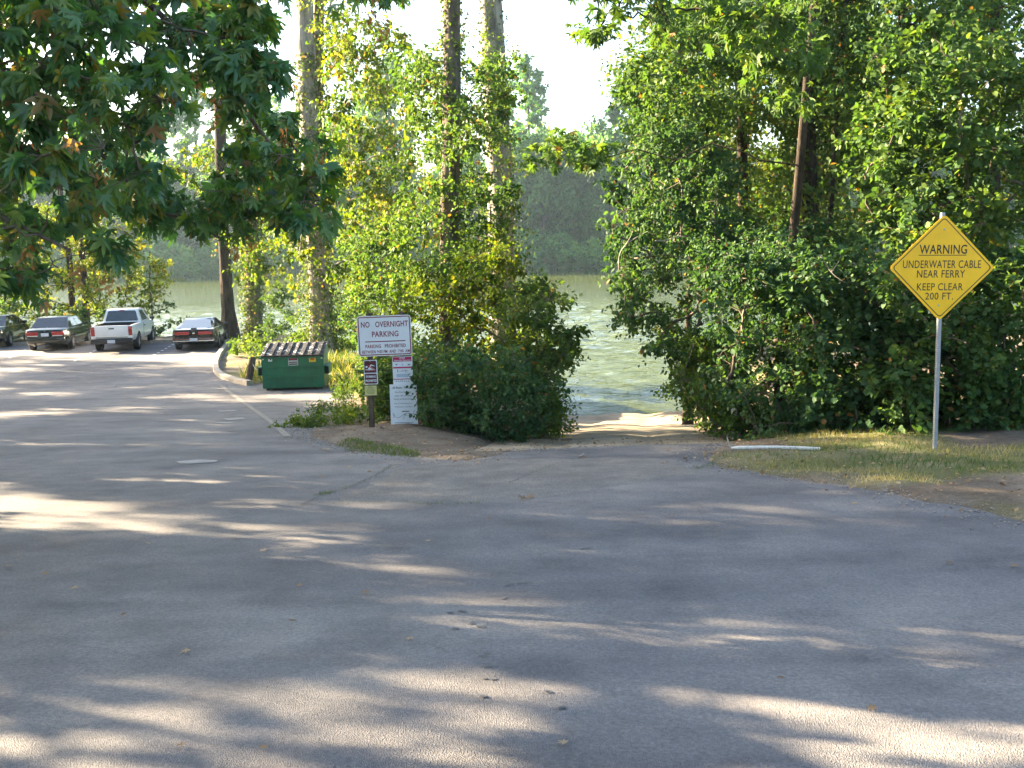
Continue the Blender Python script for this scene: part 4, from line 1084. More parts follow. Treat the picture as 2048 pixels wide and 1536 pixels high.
# hanging bunches of winged seeds
sp = [(60, 105, 8), (62, 262, 8), (130, 225, 8), (200, 330, 8), (262, 135, 8.4), (275, 150, 8.4), (388, 150, 9.3), (430, 205, 9.6), (425, 235, 9.6), (570, 262, 9.9), (640, 305, 10), (640, 330, 10), (622, 420, 10), (500, 480, 10), (470, 500, 10), (150, 545, 7.6), (215, 555, 7.6), (60, 500, 7.8), (765, 50, 9.8), (740, 30, 9.8), (580, 160, 9.9), (300, 225, 8.3), (60, 180, 8), (540, 340, 10)]
SP, SDv, SN, SSs = [], [], [], []
for a_, b_, Y_ in sp:
    c_ = A(a_, b_, Y_) - mb
    for _ in range(16):
        u_ = rng.random()
        SP.append(c_ + np.array([rng.normal() * .03, rng.normal() * .03, -.16 * u_ + .05]))
        v_ = rand_unit(rng, 1)[0] * .6; v_[2] -= .7
        SDv.append(v_); SN.append(rand_unit(rng, 1)[0]); SSs.append(rng.uniform(.045, .075))
link('seed_bunches', leaves_mesh('seed_bunches', NARROW, np.array(SP), np.array(SDv), np.array(SN), np.array(SSs), rng.random(len(SP))), M['samara'], maple, kind='stuff')

# maple sprays at the top of the right thicket (a second, more distant maple)
rng = R_(420)
m2b = gbase(1560, 17.5)
maple2 = tag(empty('maple_tree', tuple(m2b)), 'maple with star shaped leaves reaching out over the thicket towards the river gap', 'tree')
Cm = np.concatenate([px_cloud(rng, [(1130, -60), (1300, -60), (1620, -60), (1600, 80), (1500, 130), (1420, 60), (1300, 80), (1230, 20), (1130, 20)], 12, 14.5, 46),
                     px_cloud(rng, [(1160, 60), (1230, 50), (1210, 90), (1150, 100)], 13, 14, 3),
                     px_cloud(rng, [(1060, 300), (1200, 250), (1240, 290), (1180, 340), (1070, 330)], 15.5, 17, 12),
                     px_cloud(rng, [(1500, 100), (1620, 80), (1640, 200), (1540, 230)], 14, 16, 14)])
P1, D1, N1, S1, (TS, TE) = clump(rng, Cm, rng.uniform(.3, .5, len(Cm)), 6, 5, .5, .25, .12, up=1.1, spread=.14, t0=.4)
link('crown', leaves_mesh('crown', MAPLE, P1 - m2b, D1, N1, S1, tints(rng, len(P1), .5, .15, .01)), M['lf_green'], maple2, kind='stuff')
mt = np.array([(0, 0, -.3), (0, 0, 0), (.05, -.3, 2), (.1, -.7, 4), (.1, -1.2, 6.0), (.1, -1.6, 7.6), (0, -1.8, 9)])
tubes('trunk', [(mt, np.array([.12, .10, .085, .075, .06, .045, .02]))], M['bark_dark'], maple2, 8)
zs_ = np.linspace(3, 9, 10)
tw = branching(rng, Cm - m2b, np.stack([np.interp(zs_, mt[:, 2], mt[:, q_]) for q_ in range(3)], -1), 7, .06, .0045, .4, .02)
tubes('limbs', tw, M['bark_dark'], maple2, 5, kind='stuff')

# ------------------------------------------------------------------ trees left of the road, outside the view: they shade it
def shade_tree(seed):
    r_ = R_(seed)
    C_ = ellipsoid_pts(r_, (0, 0, 9.5), (5.5, 5.5, 6.0), 84, .3)
    return C_, r_.uniform(.8, 1.5, len(C_))
SH = []
SHADE = [(-27, 1, .6), (-24, 12.5, .55), (-31, 24, 1.1), (-19, -8, .8), (-35, 32, 1.1), (-38, 8, .95), (-29, -8, 1.1), (-39, 40, 1.0), (-44, 20, 1.25), (-19.5, 19.5, .92), (-24, 26.5, .95), (-46, 47, 1.1), (-42, 2, 1.25)]
for k_, (x_, y_, s_) in enumerate(SHADE):
    v_ = k_ % 3
    if k_ < 3:
        C_, Rr = shade_tree(430 + k_)
        o_ = tree('roadside_tree', 'broadleaf tree on the left side of the road', 'tree', (0, 0, 0), (.3, .2, 14), .32, C_, Rr, 15, 14, .28, 'lf_green', 'bark', CARD, 430 + k_, 'trees along the left side of the road', (.45, .2, .01), .6, .2, r1=.2, limb_r=.04)
        SH.append(o_)
    else:
        o_ = copy_tree(SH[v_])
    o_.location = (x_, y_, dh(x_, y_)); o_.rotation_euler = (0, 0, k_ * 1.3); o_.scale = (s_, s_, s_)

# ------------------------------------------------------------------ grass, litter
rng = R_(500)
def grass_on(name, pts, lens, tint, parent=None, bend=True):
    n_ = len(pts)
    D_ = rng.normal(size=(n_, 3)) * .45; D_[:, 2] = 1.0
    N_ = rand_unit(rng, n_); N_[:, 2] *= .3
    return link(name, leaves_mesh(name, BLADE, pts, D_, N_, lens, tint), M['grass'], parent, kind='stuff')
vx = rng.uniform(1.8, 9.5, 90000); vy = rng.uniform(5, 16.5, 90000)
ga = grass_amount(vx, vy)
ok = rng.random(len(vx)) < ga * 0.55 + 0.05
dd = sdf(vx, vy, ASPHALT)
ok &= dd > 0.12
vx, vy, ga = vx[ok], vy[ok], ga[ok]
pts = np.stack([vx, vy, dirt_h(vx, vy) - .005], -1)
dry = vnoise(vx, vy, 0.8) * .7 + vnoise(vx, vy, 3.0) * .3
grass_on('grass', pts, rng.uniform(.022, .065, len(pts)) * (0.6 + ga), np.clip((dry - .24) * 1.8 + rng.normal(0, .15, len(pts)), 0, 1)); tag(COL.objects[-1], 'short patchy grass, part dry, on the verge by the warning sign', 'grass')
# bright lawn strip on the bank tip
bp_ = [g2(*q_) for q_ in ((664, 893), (700, 882), (750, 890), (840, 908), (838, 919), (760, 914), (690, 907))]
bx = rng.uniform(min(q_[0] for q_ in bp_), max(q_[0] for q_ in bp_), 9000); by = rng.uniform(min(q_[1] for q_ in bp_), max(q_[1] for q_ in bp_), 9000)
k_ = pip(bx, by, bp_) & (rng.random(9000) < .55 + .65 * vnoise(bx, by, 2.2))
pts = np.stack([bx[k_], by[k_], dirt_h(bx[k_], by[k_]) - .005], -1)
tag(grass_on('grass', pts, rng.uniform(.04, .09, len(pts)), np.clip(rng.normal(.3, .12, len(pts)), 0, 1)), 'bright green grass strip on the tip of the dirt bank', 'grass')
# straw coloured tall grass right of the dumpster
sx_ = rng.uniform(-8.5, -3.8, 9000); sy_ = rng.uniform(27, 37, 9000)
k_ = (sdf(sx_, sy_, ASPHALT) > .35) & (rng.random(9000) < .25 + .75 * vnoise(sx_, sy_, .7))
pts = np.stack([sx_[k_], sy_[k_], dirt_h(sx_[k_], sy_[k_])], -1)
tag(grass_on('grass', pts, rng.uniform(.25, .65, len(pts)), np.clip(rng.normal(.46, .2, len(pts)), 0, 1)), 'tall straw coloured grass right of the dumpster', 'grass')
# grass growing in the pavement cracks
crk = [[(1018, 968), (1045, 955), (1075, 942), (1098, 932)], [(690, 978), (720, 966), (750, 952), (785, 930)], [(820, 1008), (900, 1008), (960, 1006)], [(640, 990), (660, 985)], [(1385, 940), (1430, 925), (1420, 935)]]
cp = []
for c_ in crk:
    Q_ = spline([g2(*q_) for q_ in c_], 30)
    for _ in range(260):
        q_ = Q_[rng.integers(len(Q_))]
        cp.append((q_[0] + rng.normal() * .035, q_[1] + rng.normal() * .035))
cp = np.array(cp); cp = cp[rng.random(len(cp)) < .2 + 1.1 * vnoise(cp[:, 0], cp[:, 1], 2.5)]
pts = np.stack([cp[:, 0], cp[:, 1], H(cp[:, 0], cp[:, 1]) - .004], -1)
tag(grass_on('grass', pts, rng.uniform(.015, .04, len(pts)), np.clip(rng.normal(.3, .15, len(pts)), 0, 1)), 'low green grass growing along cracks in the asphalt', 'grass')
M['crack'] = plain('open_crack', (0.10, 0.09, 0.08), 0.95)
for c_ in crk[:2] + [[(600, 1012), (640, 992), (690, 978)], [(1098, 932), (1140, 920), (1175, 912)]]:
    Q_ = spline([g2(*q_) for q_ in c_], 24)
    T_ = np.gradient(Q_, axis=0); T_ /= np.linalg.norm(T_, axis=1, keepdims=True)
    Q_ = Q_ + rng.normal(size=Q_.shape) * .012
    V_ = []
    for (x_, y_), t_ in zip(Q_, T_):
        w_ = rng.uniform(.003, .010)
        for s_ in (-w_, w_):
            V_.append((x_ - t_[1] * s_, y_ + t_[0] * s_, Hs(x_, y_) + .006))
    link('crack', py_mesh('crack', V_, [(2 * j_, 2 * j_ + 1, 2 * j_ + 3, 2 * j_ + 2) for j_ in range(len(Q_) - 1)]), M['crack'], road)
# leaf litter on the unpaved ground (uncountable)
lx = rng.uniform(-9, 9, 9000); ly = rng.uniform(8, 26, 9000)
dl = sdf(lx, ly, ASPHALT)
k_ = ((dl > -.5) & (dl < 3.0)) & (rng.random(9000) < np.where(dl < 0, .12, .8))
lx, ly = lx[k_], ly[k_]
pts = np.stack([lx, ly, np.maximum(dirt_h(lx, ly), H(lx, ly)) + .012], -1)
D_ = rng.normal(size=(len(pts), 3)); D_[:, 2] *= .15
N_ = rng.normal(size=(len(pts), 3)) * .3; N_[:, 2] = 1
M['litter'] = leaf_mat('dry_leaf_litter', [(0.0, (0.11, 0.06, 0.03)), (0.5, (0.25, 0.16, 0.08)), (1.0, (0.42, 0.33, 0.2))], .2, tcol=(1, .8, .5))
tag(link('leaf_litter', leaves_mesh('leaf_litter', OV, pts, D_, N_, rng.uniform(.025, .07, len(pts)), rng.random(len(pts))), M['litter'], kind='stuff'), 'scattered dry leaves on the verge and bank', 'leaf litter')
# crumbled grit along the pavement edges
ex = rng.uniform(-9, 9.5, 60000); ey = rng.uniform(5, 26, 60000)
de = sdf(ex, ey, ASPHALT)
k_ = (np.abs(de - .05) < .9) & (rng.random(60000) < .9 * np.exp(-((de - .08) / .28) ** 2))
ex, ey, de = ex[k_], ey[k_], de[k_]
oc = np.array([(1, 0, 0), (-1, 0, 0), (0, 1, 0), (0, -1, 0), (0, 0, .8), (0, 0, -.8)], float)
of = np.array([(0, 2, 4), (2, 1, 4), (1, 3, 4), (3, 0, 4), (2, 0, 5), (1, 2, 5), (3, 1, 5), (0, 3, 5)])
gz_ = np.maximum(dirt_h(ex, ey), np.where(de < .5, H(ex, ey), -9))
gs = rng.uniform(.004, .016, len(ex))
gp = np.stack([ex, ey, gz_ + gs * .35], -1)
GV = gp[:, None, :] + gs[:, None, None] * (oc[None] * rng.uniform(.7, 1.3, (len(ex), 6, 1)))
tag(link('gravel', np_mesh('gravel', GV.reshape(-1, 3), (of[None] + (np.arange(len(ex)) * 6)[:, None, None]).reshape(-1, 3), tint=np.repeat(rng.random(len(ex)), 6)), plain('pale_grit', (.27, .245, .215), .9, var=.45, scale=25), kind='stuff'), 'loose grit along the crumbled edge of the asphalt', 'gravel')
# single fallen leaves one can pick out on the asphalt
lv = []
for k_, tv in enumerate((.2, .5, .8)):
    tp_ = tpl_maple(-.25 + .1 * k_)
    me = np_mesh('fallen_leaf', tp_[0] * np.array([1, 1, .8]), tp_[1], tint=np.full(len(tp_[0]), tv)); me.materials.append(M['litter']); lv.append(me)
spots = [(1048, 1000, .085), (1062, 997, .07), (375, 1305, .045), (245, 1233, .035), (18, 1135, .06), (525, 1105, .05), (362, 1497, .03), (527, 1502, .03), (1130, 1492, .035), (585, 1245, .04), (735, 1188, .05), (820, 1280, .04), (1165, 915, .07), (980, 1040, .04), (700, 935, .05), (740, 945, .05), (640, 955, .05), (790, 935, .05), (1280, 955, .05), (1345, 1035, .05), (1710, 1008, .05), (1585, 1010, .05), (330, 833, .08), (520, 860, .07), (1900, 1130, .05), (2025, 1135, .05), (300, 1090, .04), (470, 1080, .04), (600, 1175, .04), (150, 1180, .04), (1560, 1360, .035), (1740, 1420, .035), (855, 1085, .04), (655, 905, .09), (95, 1150, .04)]
for k_, (a_, b_, s_) in enumerate(spots):
    g_ = ground(a_, b_)
    o_ = link('fallen_leaf', lv[k_ % 3])
    o_.location = (g_.x, g_.y, Hs(g_.x, g_.y) + .014); o_.rotation_euler = (rng.uniform(-.2, .2), rng.uniform(-.2, .2), rng.uniform(0, 6.28)); o_.scale = (s_, s_, s_)
    tag(o_, 'dry tan leaf lying on the open asphalt', 'leaf', 'fallen leaves on the asphalt')
# ------------------------------------------------------------------ signs
def text_mesh(name, s, w, h, bold=0.018):
    cu = bpy.data.curves.new(name, 'FONT')
    cu.body = s; cu.size = 1.0; cu.offset = bold; cu.resolution_u = 3; cu.space_character = 1.06
    to = bpy.data.objects.new(name, cu); COL.objects.link(to)
    dg = bpy.context.evaluated_depsgraph_get()
    me = bpy.data.meshes.new_from_object(to.evaluated_get(dg))
    bpy.data.objects.remove(to); bpy.data.curves.remove(cu)
    me.name = name
    n_ = len(me.vertices)
    co = np.zeros(n_ * 3, np.float32); me.vertices.foreach_get('co', co); co = co.reshape(-1, 3)
    lo, hi = co.min(0), co.max(0)
    x_ = (co[:, 0] - (lo[0] + hi[0]) / 2) * (w / max(hi[0] - lo[0], 1e-6))
    z_ = (co[:, 1] - (lo[1] + hi[1]) / 2) * (h / max(hi[1] - lo[1], 1e-6))
    me.vertices.foreach_set('co', np.stack([x_, 0 * x_, z_], -1).astype(np.float32).ravel())
    me.materials.clear(); me.update()
    return me
def rr_pts(w, h, r, k=5):
    P_ = []
    for cx, cz, a0 in ((w / 2 - r, h / 2 - r, 0), (-w / 2 + r, h / 2 - r, 90), (-w / 2 + r, -h / 2 + r, 180), (w / 2 - r, -h / 2 + r, 270)):
        for j_ in range(k):
            a_ = RAD(a0 + 90 * j_ / (k - 1)); P_.append((cx + r * math.cos(a_), cz + r * math.sin(a_)))
    return P_
def plate_mesh(name, P_, t=0.004):
    "flat plate in the xz plane facing -y"
    k = len(P_)
    V_ = [(x_, 0, z_) for x_, z_ in P_] + [(x_, t, z_) for x_, z_ in P_]
    F_ = [tuple(range(k)), tuple(reversed(range(k, 2 * k)))] + [(j_, k + j_, k + (j_ + 1) % k, (j_ + 1) % k) for j_ in range(k)]
    return py_mesh(name, V_, F_)
def ring_mesh(name, Po, Pi, y=-0.0015):
    k = len(Po)
    return py_mesh(name, [(x_, y, z_) for x_, z_ in Po] + [(x_, y, z_) for x_, z_ in Pi], [(j_, (j_ + 1) % k, k + (j_ + 1) % k, k + j_) for j_ in range(k)])
class Panel:
    def __init__(s, name, parent, cx, cy, w, h, Y, mat, tilt=0.0, r=0.02, label=None, thick=.004, pts=None):
        s.s = (at(cx + 50, cy, Y) - at(cx, cy, Y)).length / 50.0
        s.cx, s.cy, s.ti = cx, cy, RAD(tilt + 1.15)
        s.w, s.h = w * s.s, h * s.s
        c_ = at(cx, cy, Y) - parent.location
        s.o = link(name, plate_mesh(name, pts(s) if pts else rr_pts(s.w, s.h, r), thick), mat, parent, c_, (0, -RAD(tilt), 0))
        if label: s.o['label'] = label
    def loc(s, px, py):
        dx, dz = (px - s.cx) * s.s, -(py - s.cy) * s.s
        return dx * math.cos(s.ti) + dz * math.sin(s.ti), -dx * math.sin(s.ti) + dz * math.cos(s.ti)
    def text(s, t, px, py, w, h, mat, bold=.018, name='lettering'):
        x_, z_ = s.loc(px, py)
        o_ = link(name, text_mesh(name, t, w * s.s, h * s.s, bold), mat, s.o, (x_, -.002, z_)); o_['kind'] = 'stuff'; return o_
    def bar(s, px, py, w, h, mat, name='bar', y=-.0018, rot=0):
        x_, z_ = s.loc(px, py); a_, b_ = w * s.s / 2, h * s.s / 2
        return link(name, py_mesh(name, [(-a_, 0, -b_), (a_, 0, -b_), (a_, 0, b_), (-a_, 0, b_)], [(0, 1, 2, 3)]), mat, s.o, (x_, y, z_), (0, rot, 0))
    def poly(s, pts, mat, name, y=-.003):
        Q_ = [s.loc(*p_) for p_ in pts]
        return link(name, py_mesh(name, [(a_, y, b_) for a_, b_ in Q_], [tuple(range(len(Q_)))]), mat, s.o)
    def border(s, inset, width, mat, r=.02):
        a_, b_ = inset * s.s, width * s.s
        return link('border', ring_mesh('border', rr_pts(s.w - 2 * a_, s.h - 2 * a_, max(r - a_, .003)), rr_pts(s.w - 2 * a_ - 2 * b_, s.h - 2 * a_ - 2 * b_, max(r - a_ - b_, .002))), mat, s.o)
    def bolt(s, px, py, r=.008, mat=None):
        x_, z_ = s.loc(px, py)
        bm = bmesh.new(); bmesh.ops.create_cone(bm, segments=8, radius1=r, radius2=r * .6, depth=.008, cap_ends=True, matrix=Matrix.Rotation(RAD(90), 4, 'X'))
        return link('bolt', bm_mesh('bolt', bm), mat or M['bolt'], s.o, (x_, -.004, z_))
M['sign_white'] = plain('white_sign_sheeting', (0.72, 0.74, 0.76), 0.45, var=.05, scale=3)
M['sign_red'] = plain('maroon_sign_ink', (0.22, 0.012, 0.03), 0.5)
M['sign_brown'] = plain('dark_red_brown_sheeting', (0.085, 0.012, 0.012), 0.45, var=.2, scale=6)
M['sign_yellow'] = plain('school_bus_yellow_sheeting', (0.95, 0.52, 0.002), 0.42, var=.10, scale=3.5)
M['ink'] = plain('black_sign_ink', (0.015, 0.012, 0.01), 0.5)
M['ink_blue'] = plain('grey_blue_print', (0.10, 0.14, 0.22), 0.6)
M['ink_pale'] = plain('pale_print', (0.42, 0.50, 0.60), 0.6)
M['pink'] = plain('magenta_print', (0.42, 0.012, 0.09), 0.5)
M['notice_yellow'] = plain('faded_yellow_notice', (0.55, 0.52, 0.20), 0.6, var=.1, scale=12)
M['bolt'] = plain('galvanised_bolt', (0.45, 0.45, 0.44), 0.4, metal=.8)
M['galv'] = plain('galvanised_steel', (0.30, 0.33, 0.37), 0.45, metal=.55, var=.15, scale=30)
M['post_wood'] = bark_mat('weathered_post_wood', (0.055, 0.042, 0.032), (0.17, 0.13, 0.10), 14)
# notice signs on two wooden posts
YS = 17.5
sb = at(778, 850, YS); sb = Vector((sb.x, sb.y, dh(sb.x, sb.y)))
ns = tag(empty('notice_sign', sb), 'white and maroon parking sign above smaller notices on two wooden posts', 'sign')
for (t_, b_) in (((737.5, 626), (744, 852)), ((803, 624), (812, 872))):
    p0 = at(*b_, YS + .06) - sb; p1 = at(*t_, YS + .06) - sb
    gz = dh(p0.x + sb.x, p0.y + sb.y) - sb.z
    p0 = p0 + (p0 - p1).normalized() * max(0, (p0.z - gz) + .25)
    ax = (p1 - p0)
    bm = box_bm(-.045, .045, -.045, .045, 0, ax.length, .006, 1)
    o_ = link('post', bm_mesh('post', bm), M['post_wood'], ns, p0, ax.to_track_quat('Z', 'Y').to_euler())
P_ = Panel('parking_panel', ns, 769, 671.5, 108, 81, YS, M['sign_white'], 0.95, .05, 'white sign with maroon border and lettering')
P_.border(1.8, 2.0, M['sign_red'], .05)
P_.text('NO   OVERNIGHT', 769.2, 648.2, 94, 11.6, M['sign_red'])
P_.text('PARKING', 770.4, 667.8, 53, 11.4, M['sign_red'])
P_.bar(770.5, 682.6, 81, 1.9, M['sign_red'])
P_.text('PARKING   PROHIBITED', 771, 692, 81, 7.2, M['sign_red'], .02)
P_.text('BETWEEN 9:00 PM  AND  7:00  AM', 771.5, 703, 95, 6.4, M['sign_red'], .018)
for q_ in ((736.5, 637.5), (801, 635.5), (739.5, 709.5), (804, 708)): P_.bolt(*q_)
P_ = Panel('swimming_panel', ns, 741.5, 744.5, 27, 49, YS, M['sign_white'], 0.6, .02, 'dark red brown no swimming sign')
for cy_, h_ in ((733.5, 24), (757.5, 20)):
    x_, z_ = P_.loc(741 + (cy_ - 740) * .03, cy_)
    link('field', ring_mesh('field', rr_pts(24 * P_.s, h_ * P_.s, .012), [(a_ * .001, b_ * .001) for a_, b_ in rr_pts(1, 1, .2)], -.0015), M['sign_brown'], P_.o, (x_, 0, z_))
P_.poly([(733.3 + 2.1 * math.cos(t_ * .628), 733.8 - 2.1 * math.sin(t_ * .628)) for t_ in reversed(range(10))], M['sign_white'], 'swimmer_head')
P_.poly([(735.5, 738.6), (738.5, 733.8), (741, 730.2), (742.5, 728.6), (749, 731.2), (749.6, 732.6), (742.8, 731), (741.5, 733.5), (745, 736), (749.5, 738.8)], M['sign_white'], 'swimmer_body')
for a_, b_ in ((733, 739.6), (738, 739.9), (743, 739.6), (748, 739.9)): P_.bar(a_, b_, 5, 1.1, M['sign_white'], 'wave', -.0026)
P_.bar(743, 736, 20, 1.7, plain('red_slash', (.5, .02, .02), .5), 'slash', -.0036, RAD(40))
P_.text('SWIMMING', 741.6, 753.2, 20, 5, M['sign_white'], .03)
P_.text('PROHIBITED', 742, 761.5, 22, 5, M['sign_white'], .03)
P_.bolt(740.2, 722.8)
P_ = Panel('yellow_notice', ns, 742, 781, 26, 22.5, YS, M['post_wood'], 0.6, .004)
P_.bar(741.6, 781, 24, 19.5, M['notice_yellow'], 'paper', -.0015)
P_.bar(741, 774, 9, 1.2, M['ink'], 'heading', -.003)
for k_ in range(5): P_.bar(741.5, 777.5 + 2.4 * k_, (13, 17, 18, 16, 12)[k_], .55, M['ink'], 'print_line', -.003)
P_ = Panel('species_panel', ns, 805.5, 741.5, 40, 57, YS, M['sign_white'], 0.6, .006, 'white poster with a magenta heading')
P_.bar(804.5, 718.3, 37.5, 9, M['pink'], 'heading_band')
P_.text('STOP', 804.8, 716, 11, 3.2, M['sign_white'], .02).location.y = -.004
P_.text('Harmful Species', 805, 720.6, 33, 3.4, M['sign_white'], .02).location.y = -.004
P_.bar(805, 735, 37.5, 3, M['pink'], 'band')
P_.bar(805.5, 758.2, 37.5, 1.6, M['pink'], 'band')
for a_, b_, w_, h_ in ((793, 729, 4, 2), (805, 729, .8, 4), (818, 729, 5, 2), (795.5, 742, 1.4, 5.5), (803, 742.5, 9, .7), (810, 740.5, 11, .7), (813, 744, 8, .6)): P_.bar(a_, b_, w_, h_, M['ink_blue'], 'picture')
P_.bar(805, 751, 24, 7, M['ink_pale'], 'picture')
for k_ in range(7): P_.bar(792 + 4.2 * k_, 762.5, 2.2, 1.6, M['ink_blue'], 'picture')
P_ = Panel('boat_rule_panel', ns, 807.5, 808.5, 54, 81, YS - .05, M['sign_white'], 0.3, .004, 'tall white boat rule board with a river map')
P_.text('All Boats - New Rule', 807, 774.6, 43, 4.4, M['ink'], .012)
for t_, y_, w_ in (('Slow Slow-No-Wake', 783.8, 32), ("within 100' of Private", 791, 34), ('Docks and Boathouses', 797.6, 36), ('Hwy 219 (Newberg) to', 807, 36), ('Willamette (Canby)', 813.8, 34)):
    P_.text(t_, 806.5, y_, w_, 3.3, M['ink'], 0)
P_.bar(811, 822.8, 15, 1.7, M['ink'], 'map_title')
for ln in ([(785, 829), (790, 834), (796, 836), (802, 833), (808, 828.5), (814, 826), (820, 828)], [(786, 836), (789, 831), (786, 826)], [(806, 838), (809, 832), (812, 827)], [(819, 838), (825, 833), (828.5, 830), (827, 826), (829, 821)]):
    for (a0, b0_), (a1, b1) in zip(ln[:-1], ln[1:]):
        dx, dy = a1 - a0, b1 - b0_; L_ = math.hypot(dx, dy); nx_, ny_ = -dy / L_ * .32, dx / L_ * .32
        o_ = P_.poly([(a0 + nx_, b0_ + ny_), (a1 + nx_, b1 + ny_), (a1 - nx_, b1 - ny_), (a0 - nx_, b0_ - ny_)], M['ink_blue'], 'map_river', -.003)
P_.bar(808, 845.6, 37, 1.0, M['ink_blue'], 'print_line')
# yellow diamond on a perforated post
YW = 12.7
wb = at(1871, 912, YW); wb.z = dh(wb.x, wb.y)
ws = tag(empty('warning_sign', wb), 'yellow diamond warning sign on a perforated galvanised post', 'sign')
p1 = at(1885.5, 425, YW + .03) - wb; p0 = Vector((0, .03, -.25))
ax = p1 - p0
po = link('post', bm_mesh('post', box_bm(-.027, .027, -.022, .022, 0, ax.length, .004, 1)), M['galv'], ws, p0, ax.to_track_quat('Z', 'Y').to_euler())
bmh = bmesh.new()
zz = .3
while zz < ax.length - .02:
    for sd_ in range(2):
        mt_ = Matrix.Translation((0 if sd_ == 0 else -.0275, -.0225 if sd_ == 0 else 0, zz)) @ Matrix.Rotation(RAD(90), 4, 'X' if sd_ == 0 else 'Y')
        bmesh.ops.create_cone(bmh, segments=8, radius1=.0062, radius2=.0062, depth=.002, cap_ends=True, matrix=mt_)
    zz += .0254
ho = link('painted_holes', bm_mesh('painted_holes', bmh), M['ink'], po); ho['kind'] = 'stuff'  # black discs on the post faces paint the dark inside the holes
def diamond_pts(d, r):
    P2_ = []
    for k_ in range(4):
        a0 = 45 + 90 * k_
        cxx, czz = (d - r * math.sqrt(2)) * math.cos(RAD(90 * k_ + 90)), (d - r * math.sqrt(2)) * math.sin(RAD(90 * k_ + 90))
        for j_ in range(5):
            a_ = RAD(a0 + 22.5 * j_); P2_.append((cxx + r * math.cos(a_), czz + r * math.sin(a_)))
    return P2_
P_ = Panel('panel', ws, 1884, 535.5, 208, 208, YW, M['sign_yellow'], -1.0, .04, None, .004, lambda s_: diamond_pts(s_.w / 2 + .012, .05))
d_ = P_.w / 2
link('border', ring_mesh('border', diamond_pts(d_ - .026, .04), diamond_pts(d_ - .041, .034)), M['ink'], P_.o)
P_.text('WARNING', 1884.5, 499, 95, 18.5, M['ink'], .012)
P_.bar(1883.5, 510.6, 95, 1.4, M['ink'], 'underline')
P_.text('UNDERWATER CABLE', 1883.6, 528.5, 156, 15.5, M['ink'], .004)
P_.text('NEAR FERRY', 1882.6, 547.6, 96, 14.8, M['ink'], .004)
P_.text('KEEP CLEAR', 1882, 573.4, 92, 14.5, M['ink'], .004)
P_.text('200 FT.', 1881.5, 592, 56, 14.2, M['ink'], .004)
P_.bolt(1884.5, 459.5, .013); P_.bolt(1881.5, 610.5, .013)

# ------------------------------------------------------------------ dumpster
M['green_steel'] = plain('green_painted_steel', (0.008, 0.13, 0.065), 0.42, var=.3, scale=2.5, bump=.004)
M['lid'] = None
m, n, p, o = new_mat('black_plastic_lid_with_paint_blotches')
tc = n.nodes.new('ShaderNodeTexCoord'); v1 = n.nodes.new('ShaderNodeTexNoise'); v1.inputs['Scale'].default_value = 16; v1.inputs['Detail'].default_value = 2
v2 = n.nodes.new('ShaderNodeTexNoise'); v2.inputs['Scale'].default_value = 2.2; v2.inputs['Detail'].default_value = 3
n.links.new(tc.outputs['Object'], v1.inputs['Vector']); n.links.new(tc.outputs['Object'], v2.inputs['Vector'])
ad = n.nodes.new('ShaderNodeMath'); ad.operation = 'ADD'; n.links.new(v1.outputs['Fac'], ad.inputs[0]); n.links.new(v2.outputs['Fac'], ad.inputs[1])
cr = ramp_node(n, [(0.0, (0.028, 0.03, 0.036)), (0.56, (0.045, 0.047, 0.055)), (0.575, (0.55, 0.55, 0.53)), (1, (0.72, 0.72, 0.68))])
hf = n.nodes.new('ShaderNodeMath'); hf.operation = 'MULTIPLY'; hf.inputs[1].default_value = .5
n.links.new(ad.outputs[0], hf.inputs[0]); n.links.new(hf.outputs[0], cr.inputs['Fac']); n.links.new(cr.outputs['Color'], p.inputs['Base Color'])
p.inputs['Roughness'].default_value = .85; p.inputs['Specular IOR Level'].default_value = .15
M['lid'] = m
M['lid_rib'] = plain('lid_rib_plastic', (0.022, 0.023, 0.028), 0.85, spec=.2)
M['black'] = plain('black_rubber', (0.018, 0.018, 0.02), 0.6)
M['shadow_hole'] = plain('hollow_shade', (0.01, 0.012, 0.012), 0.9)
_n = M['green_steel'].node_tree
_p = _n.nodes['Principled BSDF']; _src = _p.inputs['Base Color'].links[0].from_socket
_tc = _n.nodes.new('ShaderNodeTexCoord'); _ns = _n.nodes.new('ShaderNodeTexNoise'); _ns.inputs['Scale'].default_value = 3.4; _ns.inputs['Detail'].default_value = 8; _ns.inputs['Roughness'].default_value = .72
_n.links.new(_tc.outputs['Object'], _ns.inputs['Vector'])
_rr = ramp_node(_n, [(0.60, (0, 0, 0)), (0.70, (.75, .75, .75))]); _n.links.new(_ns.outputs['Fac'], _rr.inputs['Fac'])
_mx = _n.nodes.new('ShaderNodeMix'); _mx.data_type = 'RGBA'; _n.links.new(_rr.outputs['Color'], _mx.inputs[0]); _n.links.new(_src, _mx.inputs[6]); _mx.inputs[7].default_value = (.10, .085, .06, 1)
_n.links.new(_mx.outputs[2], _p.inputs['Base Color'])
db = ground(588, 780); W_, D_d, HF, HB = 1.74, 1.15, .97, 1.21
db = Vector((db.x, db.y, Hs(db.x, db.y)))
du = tag(empty('dumpster', db, RAD(4)), 'green steel dumpster with black ribbed lids beside a leaning post', 'dumpster')
bm = bmesh.new()
vs_ = [bm.verts.new(c_) for c_ in ((-W_ / 2, 0, .06), (W_ / 2, 0, .06), (W_ / 2, D_d, .06), (-W_ / 2, D_d, .06), (-W_ / 2, -.03, HF), (W_ / 2, -.03, HF), (W_ / 2, D_d + .05, HB), (-W_ / 2, D_d + .05, HB))]
